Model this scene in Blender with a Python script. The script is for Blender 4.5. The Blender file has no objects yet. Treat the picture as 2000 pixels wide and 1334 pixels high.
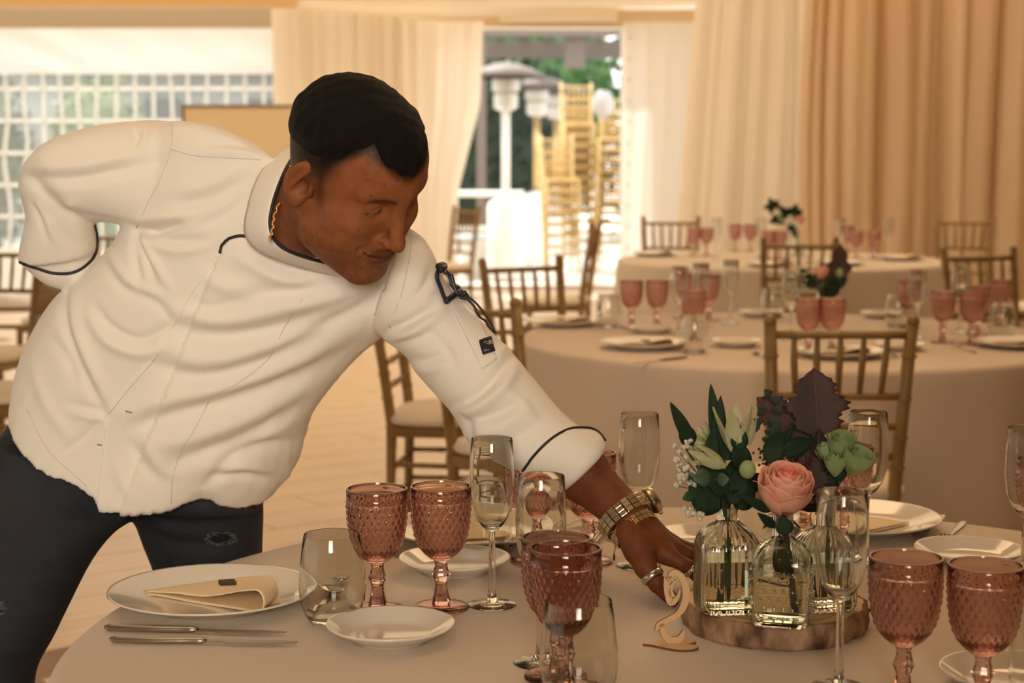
import bpy, math, random
import numpy as np
from mathutils import Vector, Matrix
from mathutils.bvhtree import BVHTree
random.seed(7); rng = np.random.default_rng(7)
sc = bpy.context.scene
PI = math.pi
# ------------------------------------------------------------------ camera
FPX = 3400.0; PITCH = 0.1075; CAMZ = 1.35
cam_d = bpy.data.cameras.new('camera'); cam = bpy.data.objects.new('camera', cam_d)
sc.collection.objects.link(cam); sc.camera = cam
cam.location = (0, 0, CAMZ); cam.rotation_euler = (PI/2 - PITCH, 0, 0)
cam_d.sensor_width = 36; cam_d.lens = FPX/2000*36; cam_d.clip_start = .05; cam_d.clip_end = 200
cam_d.dof.use_dof = True; cam_d.dof.focus_distance = 2.30; cam_d.dof.aperture_fstop = 6.0
# ------------------------------------------------------------------ world, sun, lamps, exposure
w = bpy.data.worlds.new('world'); sc.world = w; w.use_nodes = True
bg = w.node_tree.nodes['Background']; bg.inputs[0].default_value = (1.0, .985, .96, 1); bg.inputs[1].default_value = 2.6
def sun_lamp(name, direction, strength, col, angle):
    d = bpy.data.lights.new(name, 'SUN'); d.energy = strength; d.color = col; d.angle = angle
    o = bpy.data.objects.new(name, d); sc.collection.objects.link(o)
    o.rotation_euler = Vector(direction).to_track_quat('-Z', 'Y').to_euler(); o.location = (0, 0, 12); return o
sun_lamp('sun', (.35, -.55, -1.0), 5.2, (1, .95, .87), math.radians(.6))
def area_lamp(name, loc, target, size, power, col):
    d = bpy.data.lights.new(name, 'AREA'); d.shape = 'RECTANGLE'; d.size, d.size_y = size; d.energy = power; d.color = col
    o = bpy.data.objects.new(name, d); sc.collection.objects.link(o); o.location = loc
    o.rotation_euler = (Vector(target)-Vector(loc)).to_track_quat('-Z', 'Y').to_euler(); return o
area_lamp('warm_fill', (.8, 4.6, 3.0), (.5, 4.2, .8), (1.8, 1.4), 34, (1, .66, .36))  # added warm overhead fill, no fitting there; lights the middle table
dl = area_lamp('jacket_fill', (-.15, -2.0, 2.0), (-.56, 2.6, 1.25), (1.2, 1.0), 8.0, (1, .89, .71)); dl.data.spread = math.radians(42)  # added fill behind the camera aimed at the man, stands in for daylight
area_lamp('warm_fill', (-.3, 2.3, 3.06), (-.1, 2.3, .8), (1.6, 1.4), 10, (1, .72, .42))  # second added warm fill, lifts the near table and jacket top
area_lamp('warm_fill', (3.0, 9.0, 3.0), (2.8, 11.5, .7), (2.5, 2.0), 13, (1, .62, .30))  # added warm fill for a golden glow on the right curtains
sc.view_settings.view_transform = 'Standard'; sc.view_settings.look = 'None'
sc.view_settings.exposure = 0.0; sc.view_settings.gamma = 1; sc.view_settings.use_curve_mapping = False
sc.cycles.max_bounces = 16; sc.cycles.transmission_bounces = 16; sc.cycles.diffuse_bounces = 5
sc.cycles.glossy_bounces = 6; sc.cycles.transparent_max_bounces = 12
sc.cycles.use_denoising = True; sc.cycles.sample_clamp_indirect = 4; sc.cycles.use_adaptive_sampling = True
sc.cycles.adaptive_threshold = .03; sc.cycles.blur_glossy = 1.0
# ------------------------------------------------------------------ helpers
FW = Vector((0, math.cos(PITCH), -math.sin(PITCH))); UP = Vector((0, math.sin(PITCH), math.cos(PITCH))); RT = Vector((1, 0, 0))
CAM = Vector((0, 0, CAMZ))
def P(px, py, D):      # surveyed point at distance D along the view axis
    return CAM + FW*D + RT*((px-1000)/FPX*D) + UP*((667-py)/FPX*D)
def on(px, py, z=.75):
    d = FW + RT*((px-1000)/FPX) + UP*((667-py)/FPX)
    return CAM + d*((z-CAMZ)/d.z)
def link(o, parent=None):
    sc.collection.objects.link(o)
    if parent is not None: o.parent = parent
    return o
def tag(o, label=None, cat=None, group=None, kind=None):
    if label: o['label'] = label
    if cat: o['category'] = cat
    if group: o['group'] = group
    if kind: o['kind'] = kind
    return o
def empty(name, loc=(0, 0, 0), rz=0, label=None, cat=None, group=None, scale=1):
    o = bpy.data.objects.new(name, None); o.empty_display_size = .05; o.location = loc; o.rotation_euler = (0, 0, rz); o.scale = (scale,)*3
    link(o); return tag(o, label, cat, group)
def copy_tree(o, parent=None):
    kids = list(o.children); c = o.copy(); sc.collection.objects.link(c)
    if parent is not None: c.parent = parent
    for ch in kids: copy_tree(ch, c)
    return c
class MB:
    def __init__(s): s.v = []; s.f = []
    def add(s, vs, fs):
        n = len(s.v); s.v.extend([tuple(v) for v in vs]); s.f.extend([tuple(i+n for i in f) for f in fs]); return s
    def box(s, lo, hi):
        x0, y0, z0 = lo; x1, y1, z1 = hi
        return s.add([(x0,y0,z0),(x1,y0,z0),(x1,y1,z0),(x0,y1,z0),(x0,y0,z1),(x1,y0,z1),(x1,y1,z1),(x0,y1,z1)],
            [(0,3,2,1),(4,5,6,7),(0,1,5,4),(1,2,6,5),(2,3,7,6),(3,0,4,7)])
    def obox(s, c, ax, ay, az):   # oriented box, half axes
        c = Vector(c); ax, ay, az = Vector(ax), Vector(ay), Vector(az)
        vs = [c+ax*i+ay*j+az*k for k in (-1, 1) for j in (-1, 1) for i in (-1, 1)]
        return s.add(vs, [(0,2,3,1),(4,5,7,6),(0,1,5,4),(1,3,7,5),(3,2,6,7),(2,0,4,6)])
    def bar(s, a, b, w, t, up=(0, 0, 1)):
        a, b = Vector(a), Vector(b); d = b-a; x = d.cross(Vector(up)).normalized(); y = x.cross(d).normalized()
        return s.obox((a+b)/2, d/2, x*w/2, y*t/2)
    def tube(s, pts, rad, n=8, caps=True):
        pts = [Vector(p) for p in pts]; m = len(pts)
        if not hasattr(rad, '__len__'): rad = [rad]*m
        t0 = (pts[1]-pts[0]).normalized(); ref = Vector((0, 0, 1)) if abs(t0.z) < .9 else Vector((1, 0, 0))
        x = t0.cross(ref).normalized(); vs = []; fs = []
        for i, p in enumerate(pts):
            t = (pts[min(i+1, m-1)]-pts[max(i-1, 0)])
            if t.length < 1e-9: t = t0
            t.normalize(); x = (x - t*x.dot(t)).normalized(); y = t.cross(x)
            for k in range(n):
                a = 2*PI*k/n; vs.append(p+(x*math.cos(a)+y*math.sin(a))*rad[i])
        for i in range(m-1):
            for k in range(n):
                fs.append((i*n+k, i*n+(k+1)%n, (i+1)*n+(k+1)%n, (i+1)*n+k))
        if caps: fs.append(tuple(range(n))[::-1]); fs.append(tuple((m-1)*n+k for k in range(n)))
        return s.add(vs, fs)
    def lathe(s, prof, n=32, closed=False, c=(0, 0, 0), fn=None, sq=0):
        vs = []; fs = []; m = len(prof)
        for i, (r, z) in enumerate(prof):
            for k in range(n):
                a = 2*PI*k/n; rr = r
                if sq:
                    q = (abs(math.cos(a))**sq+abs(math.sin(a))**sq)**(-1/sq)
                    blend = min(1, max(0, (r-.016)/.012)); rr = r*(1+(q-1)*blend)
                if fn: rr = fn(i, rr, a, z)
                vs.append((c[0]+rr*math.cos(a), c[1]+rr*math.sin(a), c[2]+z))
        rng_ = range(m) if closed else range(m-1)
        for i in rng_:
            j = (i+1) % m
            for k in range(n): fs.append((i*n+k, i*n+(k+1)%n, j*n+(k+1)%n, j*n+k))
        if not closed:
            if prof[0][0] > 1e-6: fs.append(tuple(range(n))[::-1])
            if prof[-1][0] > 1e-6: fs.append(tuple((m-1)*n+k for k in range(n)))
        return s.add(vs, fs)
    def grid(s, nu, nv, fn, wrap=False):
        vs = [fn(i/(nu-1), j/(nv-1)) for j in range(nv) for i in range(nu)]; fs = []
        for j in range(nv-1):
            for i in range(nu-1): fs.append((j*nu+i, j*nu+i+1, (j+1)*nu+i+1, (j+1)*nu+i))
        return s.add(vs, fs)
    def sphere(s, c, r, n=8, m=6):
        if not hasattr(r, '__len__'): r = (r, r, r)
        vs = [(c[0], c[1], c[2]-r[2])]; fs = []
        for j in range(1, m):
            for i in range(n):
                a = 2*PI*i/n; b = PI*j/m-PI/2; vs.append((c[0]+r[0]*math.cos(a)*math.cos(b), c[1]+r[1]*math.sin(a)*math.cos(b), c[2]+r[2]*math.sin(b)))
        vs.append((c[0], c[1], c[2]+r[2]))
        for i in range(n): fs.append((0, 1+(i+1)%n, 1+i)); fs.append((len(vs)-1, 1+(m-2)*n+i, 1+(m-2)*n+(i+1)%n))
        for j in range(m-2):
            for i in range(n): fs.append((1+j*n+i, 1+j*n+(i+1)%n, 1+(j+1)*n+(i+1)%n, 1+(j+1)*n+i))
        return s.add(vs, fs)
    def prism(s, poly, a3, frame):   # 2-D polygon extruded; frame = (origin, X, Y, N), a3 = thickness
        o, X, Y, N = frame; n = len(poly)
        vs = [o+X*x+Y*y for x, y in poly]+[o+X*x+Y*y+N*a3 for x, y in poly]
        return s.add(vs, [tuple(range(n))[::-1], tuple(range(n, 2*n))]+[(i, (i+1)%n, n+(i+1)%n, n+i) for i in range(n)])
    def build(s, name, mat, parent=None, smooth=True, angle=None, loc=None):
        me = bpy.data.meshes.new(name); me.from_pydata(s.v, [], s.f); me.validate(clean_customdata=False)
        if smooth:
            me.polygons.foreach_set('use_smooth', [True]*len(me.polygons))
            if angle: me.set_sharp_from_angle(angle=math.radians(angle))
        if mat: me.materials.append(mat)
        o = bpy.data.objects.new(name, me); link(o, parent)
        if loc is not None: o.location = loc
        return o
def np_mesh(name, V, F, mat, parent=None, smooth=True):
    me = bpy.data.meshes.new(name); me.from_pydata(V.tolist(), [], F.tolist())
    if smooth: me.polygons.foreach_set('use_smooth', [True]*len(me.polygons))
    if mat: me.materials.append(mat)
    return link(bpy.data.objects.new(name, me), parent)
def recalc(o):
    import bmesh
    bm = bmesh.new(); bm.from_mesh(o.data); bmesh.ops.recalc_face_normals(bm, faces=bm.faces); bm.to_mesh(o.data); bm.free()
    return o
def cr(pts, n=8):      # Catmull-Rom through points (tuples or Vectors)
    pts = [np.array(p, float) for p in pts]; out = []
    q = [2*pts[0]-pts[1]]+pts+[2*pts[-1]-pts[-2]]
    for i in range(1, len(q)-2):
        for k in range(n):
            t = k/n; a, b, c, d = q[i-1], q[i], q[i+1], q[i+2]
            out.append(.5*((2*b)+(c-a)*t+(2*a-5*b+4*c-d)*t*t+(-a+3*b-3*c+d)*t**3))
    out.append(pts[-1]); return out
# ------------------------------------------------------------------ materials
def mat(name, col, rough=.6, metal=0, spec=.5, bump=None, var=None, sheen=0, sss=0, coat=0, emis=None):
    m = bpy.data.materials.new(name); m.use_nodes = True; nt = m.node_tree; b = nt.nodes['Principled BSDF']
    b.inputs['Base Color'].default_value = (*col, 1); b.inputs['Roughness'].default_value = rough
    b.inputs['Metallic'].default_value = metal; b.inputs['Specular IOR Level'].default_value = spec
    b.inputs['Sheen Weight'].default_value = sheen; b.inputs['Coat Weight'].default_value = coat
    if sss: b.inputs['Subsurface Weight'].default_value = sss; b.inputs['Subsurface Radius'].default_value = (.01, .004, .002); b.inputs['Subsurface Scale'].default_value = 1
    tc = nt.nodes.new('ShaderNodeTexCoord')
    if var:    # (scale, dark colour, stretch)
        n = nt.nodes.new('ShaderNodeTexNoise'); n.inputs['Scale'].default_value = var[0]; n.inputs['Detail'].default_value = 5
        mp = nt.nodes.new('ShaderNodeMapping'); mp.inputs['Scale'].default_value = var[2] if len(var) > 2 else (1, 1, 1)
        nt.links.new(tc.outputs['Object'], mp.inputs[0]); nt.links.new(mp.outputs[0], n.inputs['Vector'])
        r = nt.nodes.new('ShaderNodeValToRGB'); r.color_ramp.elements[0].position = .35; r.color_ramp.elements[1].position = .65
        r.color_ramp.elements[0].color = (*var[1], 1); r.color_ramp.elements[1].color = (*col, 1)
        nt.links.new(n.outputs['Fac'], r.inputs[0]); nt.links.new(r.outputs[0], b.inputs['Base Color'])
    if bump:   # (scale, strength, distance)
        n2 = nt.nodes.new('ShaderNodeTexNoise'); n2.inputs['Scale'].default_value = bump[0]; n2.inputs['Detail'].default_value = 4
        nt.links.new(tc.outputs['Object'], n2.inputs['Vector'])
        bp = nt.nodes.new('ShaderNodeBump'); bp.inputs['Strength'].default_value = bump[1]; bp.inputs['Distance'].default_value = bump[2]
        nt.links.new(n2.outputs['Fac'], bp.inputs['Height']); nt.links.new(bp.outputs[0], b.inputs['Normal'])
    if emis: b.inputs['Emission Color'].default_value = (*emis[0], 1); b.inputs['Emission Strength'].default_value = emis[1]
    return m
def fabric(name, col, transl=.4, tcol=None, bump=None):
    m = bpy.data.materials.new(name); m.use_nodes = True; nt = m.node_tree; nt.nodes.clear()
    o = nt.nodes.new('ShaderNodeOutputMaterial'); mx = nt.nodes.new('ShaderNodeMixShader'); mx.inputs[0].default_value = transl
    d = nt.nodes.new('ShaderNodeBsdfDiffuse'); t = nt.nodes.new('ShaderNodeBsdfTranslucent')
    d.inputs[0].default_value = (*col, 1); t.inputs[0].default_value = (*(tcol or col), 1)
    nt.links.new(d.outputs[0], mx.inputs[1]); nt.links.new(t.outputs[0], mx.inputs[2]); nt.links.new(mx.outputs[0], o.inputs[0])
    if bump:
        tc = nt.nodes.new('ShaderNodeTexCoord'); n2 = nt.nodes.new('ShaderNodeTexNoise'); n2.inputs['Scale'].default_value = bump[0]
        nt.links.new(tc.outputs['Object'], n2.inputs['Vector'])
        bp = nt.nodes.new('ShaderNodeBump'); bp.inputs['Strength'].default_value = bump[1]; bp.inputs['Distance'].default_value = bump[2]
        nt.links.new(n2.outputs['Fac'], bp.inputs['Height']); nt.links.new(bp.outputs[0], d.inputs['Normal'])
    return m
def glass(name, col, rough=0.0, ior=1.5):
    m = bpy.data.materials.new(name); m.use_nodes = True; nt = m.node_tree; nt.nodes.clear()
    o = nt.nodes.new('ShaderNodeOutputMaterial'); g = nt.nodes.new('ShaderNodeBsdfGlass')
    g.inputs['Color'].default_value = (*col, 1); g.inputs['Roughness'].default_value = rough; g.inputs['IOR'].default_value = ior
    nt.links.new(g.outputs[0], o.inputs[0]); return m
M = dict(
    cloth=mat('table_linen', (.66, .555, .45), .85, bump=(900, .12, .0006), sheen=.1),
    cloth3=mat('grey_linen', (.62, .53, .42), .85),
    napkin=mat('cream_napkin', (.90, .72, .46), .85, bump=(900, .15, .0005)),
    pink=glass('rose_pressed_glass', (.89, .77, .745)),
    clear=glass('clear_glass', (.97, .98, .97)),
    bottle=glass('bottle_glass', (.945, .965, .94)),
    water=glass('water', (.97, .98, .95), ior=1.33),
    china=mat('white_china', (.80, .74, .64), .12, coat=.4),
    steel=mat('steel', (.46, .42, .36), .24, 1),
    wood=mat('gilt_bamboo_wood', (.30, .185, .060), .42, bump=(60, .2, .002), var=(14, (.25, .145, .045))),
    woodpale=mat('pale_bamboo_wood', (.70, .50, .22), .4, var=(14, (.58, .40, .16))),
    cushion=mat('cream_cushion', (.82, .74, .60), .8, bump=(40, .2, .004)),
    jacket=mat('white_cotton', (.87, .81, .73), .85, bump=(1200, .12, .0004), sheen=.15),
    black=mat('black_piping', (.012, .012, .016), .55),
    white=mat('white_piping', (.92, .88, .80), .7),
    jeans=mat('dark_denim', (.013, .015, .022), .85, bump=(700, .5, .001), var=(9, (.022, .025, .034))),
    skin=None, gold=mat('gold', (.85, .52, .18), .25, 1),
    hair=mat('black_hair', (.005, .0035, .003), .75, spec=.2, bump=(500, 1, .003)),
    brass=mat('brass', (.6, .42, .2), .35, 1),
)
# ------------------------------------------------------------------ the marquee
M['roof'] = fabric('roof_fabric', (.86, .78, .66), .50, (.92, .82, .68))
M['dim'] = mat('dark_wall', (.40, .30, .20), .9)  # unseen right and front walls, darkened to keep the right side dim
M['wallfab'] = fabric('wall_fabric', (.88, .85, .80), .42, (.93, .91, .87))
M['drape'] = fabric('sheer_drape', (.78, .62, .44), .34, (.92, .74, .47))
M['drape_w'] = fabric('white_drape', (.88, .81, .71), .44, (1.0, .93, .80))
M['beam'] = mat('cream_beam', (.70, .52, .32), .5)
M['white_pvc'] = fabric('white_pvc', (.90, .90, .90), .5, (.92, .93, .95))
M['plank'] = mat('beige_plank', (.86, .72, .56), .34, var=(3.2, (.74, .60, .45), (1, 9, 1)), bump=(60, .1, .001))
M['joint'] = mat('floor_joint', (.34, .25, .17), .7)
M['ground'] = mat('pale_paving', (.80, .76, .68), .9, var=(2, (.70, .66, .58)))
def struct(o): return tag(o, kind='structure')
X0, X1, Y0, Y1 = -8.0, 6.2, -4.5, 17.3
floor = struct(MB().box((X0, Y0, -.06), (X1, Y1, -.006)).build('floor', M['joint'], smooth=False))
struct(MB().box((-30, Y1+.01, -.10), (30, 60, -.03)).build('ground', M['ground'], smooth=False))
# floor planks, laid diagonally; only where the floor shows
ang = math.radians(38); ca, sa = math.cos(ang), math.sin(ang); k = 0
PLK = []
for seed in range(6):
    b = MB(); b.box((-.6965, -.1165, -.006), (.6965, .1165, 0)); o = b.build('plank', M['plank'], floor, smooth=False); PLK.append(o.data); bpy.data.objects.remove(o)
cand = []
for i in range(-60, 60):
    for j in range(-12, 22):
        u = (j+.37*(i % 3))*1.40; v = i*.24; x = u*ca - v*sa; y = u*sa + v*ca
        if Y0+1 < y < 16.5 and y > 2.6:
            px = 1000+FPX*x/y; py = 300+1.35*FPX/y
            if -120 < px < 1230 and py < 1500 and -6 < x: cand.append((abs(px-620)/900+abs(y-7)/7, x, y))
cand.sort()
for c, x, y in cand[:290]:
    o = bpy.data.objects.new('plank', PLK[k % 6]); link(o, floor); o.location = (x, y, 0); o.rotation_euler = (0, 0, ang + (PI if k % 2 else 0)); k += 1
# walls
struct(MB().box((X0-.02, Y0, 0), (X0, Y1, 3.1)).build('wall_left', M['wallfab'], smooth=False))
struct(MB().box((X1, Y0, 0), (X1+.02, Y1, 3.1)).build('wall_right', M['dim'], smooth=False))
struct(MB().box((X0, Y0-.02, 0), (X1, Y0, 3.1)).build('wall_front', M['dim'], smooth=False))
M['dim_roof'] = fabric('dim_roof_fabric', (.60, .47, .33), .20, (.80, .64, .46))  # unseen near roof made denser so the foreground stays darker
struct(MB().box((X0, Y0, 3.1), (X1, 8.0, 3.12)).build('ceiling', M['dim_roof'], smooth=False))
struct(MB().box((X0, 8.0, 3.1), (X1, Y1, 3.12)).build('ceiling', M['roof'], smooth=False))
# back wall: panels beside the opening (x -.27 .. 1.07), window run on the left
bw = MB(); bw.box((1.07, Y1-.02, 0), (X1, Y1, 3.1)); bw.box((-2.3, Y1-.02, 0), (-.75, Y1, 3.1)); bw.box((-.75, Y1-.02, 2.56), (1.07, Y1, 3.1))
bw.box((X0, Y1-.02, 0), (-5.35, Y1, 3.1)); bw.box((-5.35, Y1-.02, 2.55), (-2.3, Y1, 3.1)); bw.box((-5.35, Y1-.02, 0), (-2.3, Y1, .42))
struct(bw.build('wall_back', M['wallfab'], smooth=False))
# window run : clear pvc with white printed lattice
win = struct(MB().box((-5.35, 16.98, .42), (-5.24, 17.02, 2.5)).box((-2.24, 16.98, .42), (-2.14, 17.02, 2.5)).build('window_1', M['white_pvc'], smooth=False))
M['pvc'] = glass('clear_pvc', (.96, .97, .96), 0.0, 1.05)
nt_ = M['pvc'].node_tree; mx_ = nt_.nodes.new('ShaderNodeMixShader'); mx_.inputs[0].default_value = .05; tl_ = nt_.nodes.new('ShaderNodeBsdfTranslucent'); tl_.inputs[0].default_value = (.9, .9, .88, 1)
g_ = nt_.nodes.new('ShaderNodeBsdfTransparent'); g_.inputs[0].default_value = (.86, .87, .86, 1); o_ = [n for n in nt_.nodes if n.type == 'OUTPUT_MATERIAL'][0]
nt_.links.new(g_.outputs[0], mx_.inputs[1]); nt_.links.new(tl_.outputs[0], mx_.inputs[2]); nt_.links.new(mx_.outputs[0], o_.inputs[0])
MB().box((-5.26, 16.998, .42), (-2.22, 17.002, 2.12)).build('pane', M['pvc'], win, smooth=False)
M['lattice'] = fabric('white_lattice', (.92, .91, .88), .6, (1, .98, .95))
x = -5.08; c = 0
while x < -2.25:
    pts = [(x+.012*math.sin(z*3+c)+(.02 if c < 3 else .006)*math.sin(z*7+c*2), 17.012, z) for z in np.linspace(.42, 2.13, 14)]
    b = MB()
    for p, q in zip(pts[:-1], pts[1:]): b.bar(p, q, .034, .008, (0, 1, 0))
    b.build('muntin', M['lattice'], win, smooth=False); x += .178; c += 1
for z in (.74, 1.045, 1.355, 1.665, 1.975):
    MB().box((-5.26, 17.017, z-.018), (-2.22, 17.023, z+.018)).build('muntin', M['lattice'], win, smooth=False)
# rolled valance of white sheet above the panes
def val(u, v):
    x = -5.6+3.5*u; z = 2.58-.47*v; return (x, 16.90-.045*math.sin(u*30-7*v)*(.3+v)*(1 if u < .42 else .3), z+.012*math.sin(u*40)*(v < .05))
rl = tag(MB().grid(140, 10, val).build('window_valance', M['white_pvc']), 'white sheet valance hanging over the lattice window', 'valance')
for i in range(5):
    MB().tube([(-5.05+i*.72, 16.9, 2.64), (-5.05+i*.72, 16.89, 2.54)], .008, 6).build('hook', M['beam'], rl)
# eaves beams and transoms
struct(MB().box((-8, 16.55, 2.525), (-2.1, 16.65, 2.72)).build('trim_1', mat('eave_board', (.56, .50, .40), .7), smooth=False))
struct(MB().box((-8, 15.6, 2.64), (-1.9, 15.8, 2.80)).build('trim_2', mat('gold_beam', (.74, .50, .24), .4), smooth=False))
struct(MB().box((-.95, 16.9, 2.56), (2.2, 17.1, 2.72)).build('trim_3', mat('transom', (.72, .56, .36), .5), smooth=False))
struct(MB().box((-.12, 16.7, 2.60), (1.0, 16.88, 2.76)).build('trim_4', mat('transom_pale', (.86, .76, .60), .5), smooth=False))
struct(MB().box((-.95, 17.28, -.02), (1.2, 17.6, .05)).build('trim_5', M['ground'], smooth=False))
def swag(name, x0, x1, y, z0, z1, seed, material, label):
    r = random.Random(seed)
    ph = [r.uniform(0, 6) for _ in range(4)]
    def f(u, v):
        sag = 4*u*(1-u)
        return (x0+(x1-x0)*u, y - .25*v - .05*math.sin(v*20+ph[0]+2*u), z0+(z1-z0)*v - .16*sag*v*(1+.3*math.sin(ph[1]))+.02*math.sin(v*24+ph[2]+3*u))
    return tag(MB().grid(40, 44, f).build(name, material), label, 'drape')
swag('ceiling_swag', -2.2, .9, 15.9, 3.08, 2.68, 1, M['drape_w'], 'cream ceiling swag gathered above the left curtain')
swag('ceiling_swag', -.6, 2.6, 15.6, 3.08, 2.75, 5, M['drape_w'], 'cream ceiling swag above the opening and white wall panel')
def curtain(name, xa, xb, y, z0, z1, folds, amp, seed, material, label, gather=None, cut=None):
    """hanging cloth between xa and xb, gather(u,v)->x shift"""
    r = random.Random(seed); comp = [(folds*k, r.uniform(0, 6.28), w) for k, w in ((.28, 1.3), (.47, 1.1), (.83, .9), (1.31, .7), (2.1, .35))]
    W = abs((xb[0] if hasattr(xb, '__len__') else xb)-(xa[0] if hasattr(xa, '__len__') else xa))
    ya, yb = y if hasattr(y, '__len__') else (y, y)
    def f(u, v):
        z = z1+(z0-z1)*v
        x = xa+(xb-xa)*u
        d = sum(a*math.sin(2*PI*k*u+p+.35*math.sin(3*v+p)) for k, p, a in comp)*amp
        dx = sum(a*math.cos(2*PI*k*u+p) for k, p, a in comp)*amp*.35
        if gather: x += gather(u, v)
        return (x+dx, ya+(yb-ya)*u+d, z)
    return tag(MB().grid(int(220), 26, f).build(name, material), label, 'curtain')
curtain('curtain', -2.17, -.85, 16.3, .02, 2.86, 9, .075, 3, M['drape_w'], 'gathered cream curtain behind the head of the man')
curtain('curtain', -1.0, -.26, 16.75, .02, 2.60, 3, .045, 9, M['drape_w'], 'white curtain edge pulled aside left of the opening',
        gather=lambda u, v: -u*(.10*v+.62*max(0, v-.30)**1.0*.9*(1 if v < .62 else 1)) if v < .62 else -u*(.062+.18+.02*(v-.62)))
tag(MB().grid(60, 12, lambda u, v: (1.06+.86*u+.01*math.sin(5*v), 16.85+.012*math.sin(u*30+2*v)+.01*math.sin(u*9), 2.60-2.58*v)).build('wall_panel', M['wallfab']), 'flat white fabric panel right of the opening', 'panel')
ey = bpy.data.objects['wall_panel']
for i in range(12):
    MB().sphere((1.12, 16.83, 2.45-.2*i), .013).build('eyelet', M['brass'], ey)
ey = bpy.data.objects['curtain.001']
for (px, py) in ((940, 98), (933, 140), (926, 182), (921, 220), (914, 260)):
    MB().sphere(tuple(P(px, py, 16.95)), .012).build('eyelet', M['black'], ey)
# long sheer drapes on the right, nearer the tables
curtain('sheer_curtain', 1.60, 2.62, (14.9, 14.6), .02, 3.09, 10, .050, 21, M['drape_w'], 'pale sheer curtain beside the flat white panel', gather=lambda u, v: -.22*(1-u)*v)
curtain('sheer_curtain', 2.36, 3.05, (14.1, 14.0), .02, 3.09, 6, .085, 22, M['drape'], 'darker knotted sheer curtain near the middle of the right wall', gather=lambda u, v: .14*math.sin(PI*v)*(u-.5))
curtain('sheer_curtain', 2.85, 3.95, (14.4, 13.9), .02, 3.09, 9, .075, 23, M['drape'], 'golden sheer curtain behind the far table chairs', gather=lambda u, v: .12*(u-.5)*v)
curtain('sheer_curtain', 3.55, 5.3, (13.8, 12.6), .02, 3.09, 10, .09, 24, M['drape'], 'amber sheer curtain at the right edge of the room', gather=lambda u, v: .1*(u-.5)*v)
# leaning cream board left of the man's head
bd = empty('board', (-1.7, 11.9, 0), label='cream notice board with thin dark frame behind the man', cat='board')
MB().box((-.52, -.01, .35), (.62, .01, 1.66)).build('board_panel', mat('board_cream', (.86, .70, .46), .7), bd, smooth=False)
fr = MB(); fr.box((-.54, -.016, 1.66), (.64, .016, 1.68)); fr.box((-.54, -.016, 0), (-.52, .016, 1.66)); fr.box((.62, -.016, 0), (.64, .016, 1.66)); fr.box((-.54, -.016, .33), (.64, .016, .35))
fr.build('frame', mat('board_frame', (.25, .17, .10), .5), bd, smooth=False)
# ------------------------------------------------------------------ chairs
def make_chair(material, cushion=True):
    """gilt bamboo chair, origin on the floor at the seat centre, faces +Y (back at -Y)"""
    root = empty('chiavari_chair')
    def ringed(pts, r, rings):
        b = MB(); pts = [Vector(p) for p in pts]; b.tube(pts, r, 8)
        for t in rings:
            i = min(int(t*(len(pts)-1)), len(pts)-2); f = t*(len(pts)-1)-i; p = pts[i].lerp(pts[i+1], f); d = (pts[i+1]-pts[i]).normalized()
            rr = r[i] if hasattr(r, '__len__') else r
            b.tube([p-d*.004, p-d*.002, p+d*.002, p+d*.004], [rr*.9, rr*1.22, rr*1.22, rr*.9], 8)
        return b
    post = [(.150, -.19, 0), (.152, -.185, .25), (.155, -.18, .45), (.165, -.205, .65), (.179, -.25, .93)]
    rad = [.013, .016, .0185, .0175, .0165]
    for s in (-1, 1):
        b = ringed([(s*x, y, z) for x, y, z in post], rad, (.15, .33, .5, .62, .72, .82, .92))
        p = Vector((s*.1795, -.251, .93)); b.sphere(p, .0175, 8, 6); b.build('back_post', material, root)
        ringed([(s*.178, .19, 0), (s*.177, .187, .22), (s*.175, .185, .43)], [.013, .016, .018], (.25, .5, .75)).build('front_leg', material, root)
    def px(z): return np.interp(z, [p[2] for p in post], [p[0] for p in post]), np.interp(z, [p[2] for p in post], [p[1] for p in post])
    for z, n in ((.895, 'top_rail'), (.735, 'back_rail'), (.655, 'back_rail'), (.575, 'back_rail')):
        x, y = px(z); ringed([(-x, y, z), (-x/2, y-.004, z), (x/2, y-.004, z), (x, y, z)], .0105, (.2, .5, .8)).build(n, material, root)
    for i in range(5):
        u = (i+1)/6*2-1; xa, ya = px(.895); xb, yb = px(.735)
        MB().tube([(u*xa, ya-.003, .893), (u*(xa*.4+xb*.6), (ya+yb)/2-.003, .82), (u*xb*.96, yb-.003, .738)], [.0068, .0095, .0075], 8).build('slat', material, root)
    for i in range(3):
        u = (i-1)*.5; xa, ya = px(.735); xb, yb = px(.575)
        pass
    MB().box((-.172, -.195, .415), (.172, .195, .45)).build('seat_frame', material, root, smooth=False)
    for z, yy in ((.30, .0), (.20, .0)):
        for s in (-1, 1): ringed([(s*.153, -.187, z+.02), (s*.176, .187, z+.02)], .009, (.3, .7)).build('stretcher', material, root)
        ringed([(-.176, .188, z), (.176, .188, z)], .009, (.25, .5, .75)).build('stretcher', material, root)
        ringed([(-.152, -.187, z), (.152, -.187, z)], .009, (.25, .5, .75)).build('stretcher', material, root)
    if cushion:
        b = MB()
        prof = [(.0, .452), (.17, .452), (.196, .458), (.203, .472), (.196, .488), (.16, .499), (.08, .503), (0, .504)]
        b.lathe(prof, 32, fn=lambda i, r, a, z: r*min(1.28, (abs(math.cos(a))**5+abs(math.sin(a))**5)**(-1/5)))
        b.build('cushion', M['cushion'], root)
    return root
def chair_at(src, x, y, rz, label, group, first=[None]):
    c = copy_tree(src); c.location = (x, y, 0); c.rotation_euler = (0, 0, rz); return tag(c, label, 'chair', group)
proto = make_chair(M['wood']); protop = make_chair(M['woodpale'], False)
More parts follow.
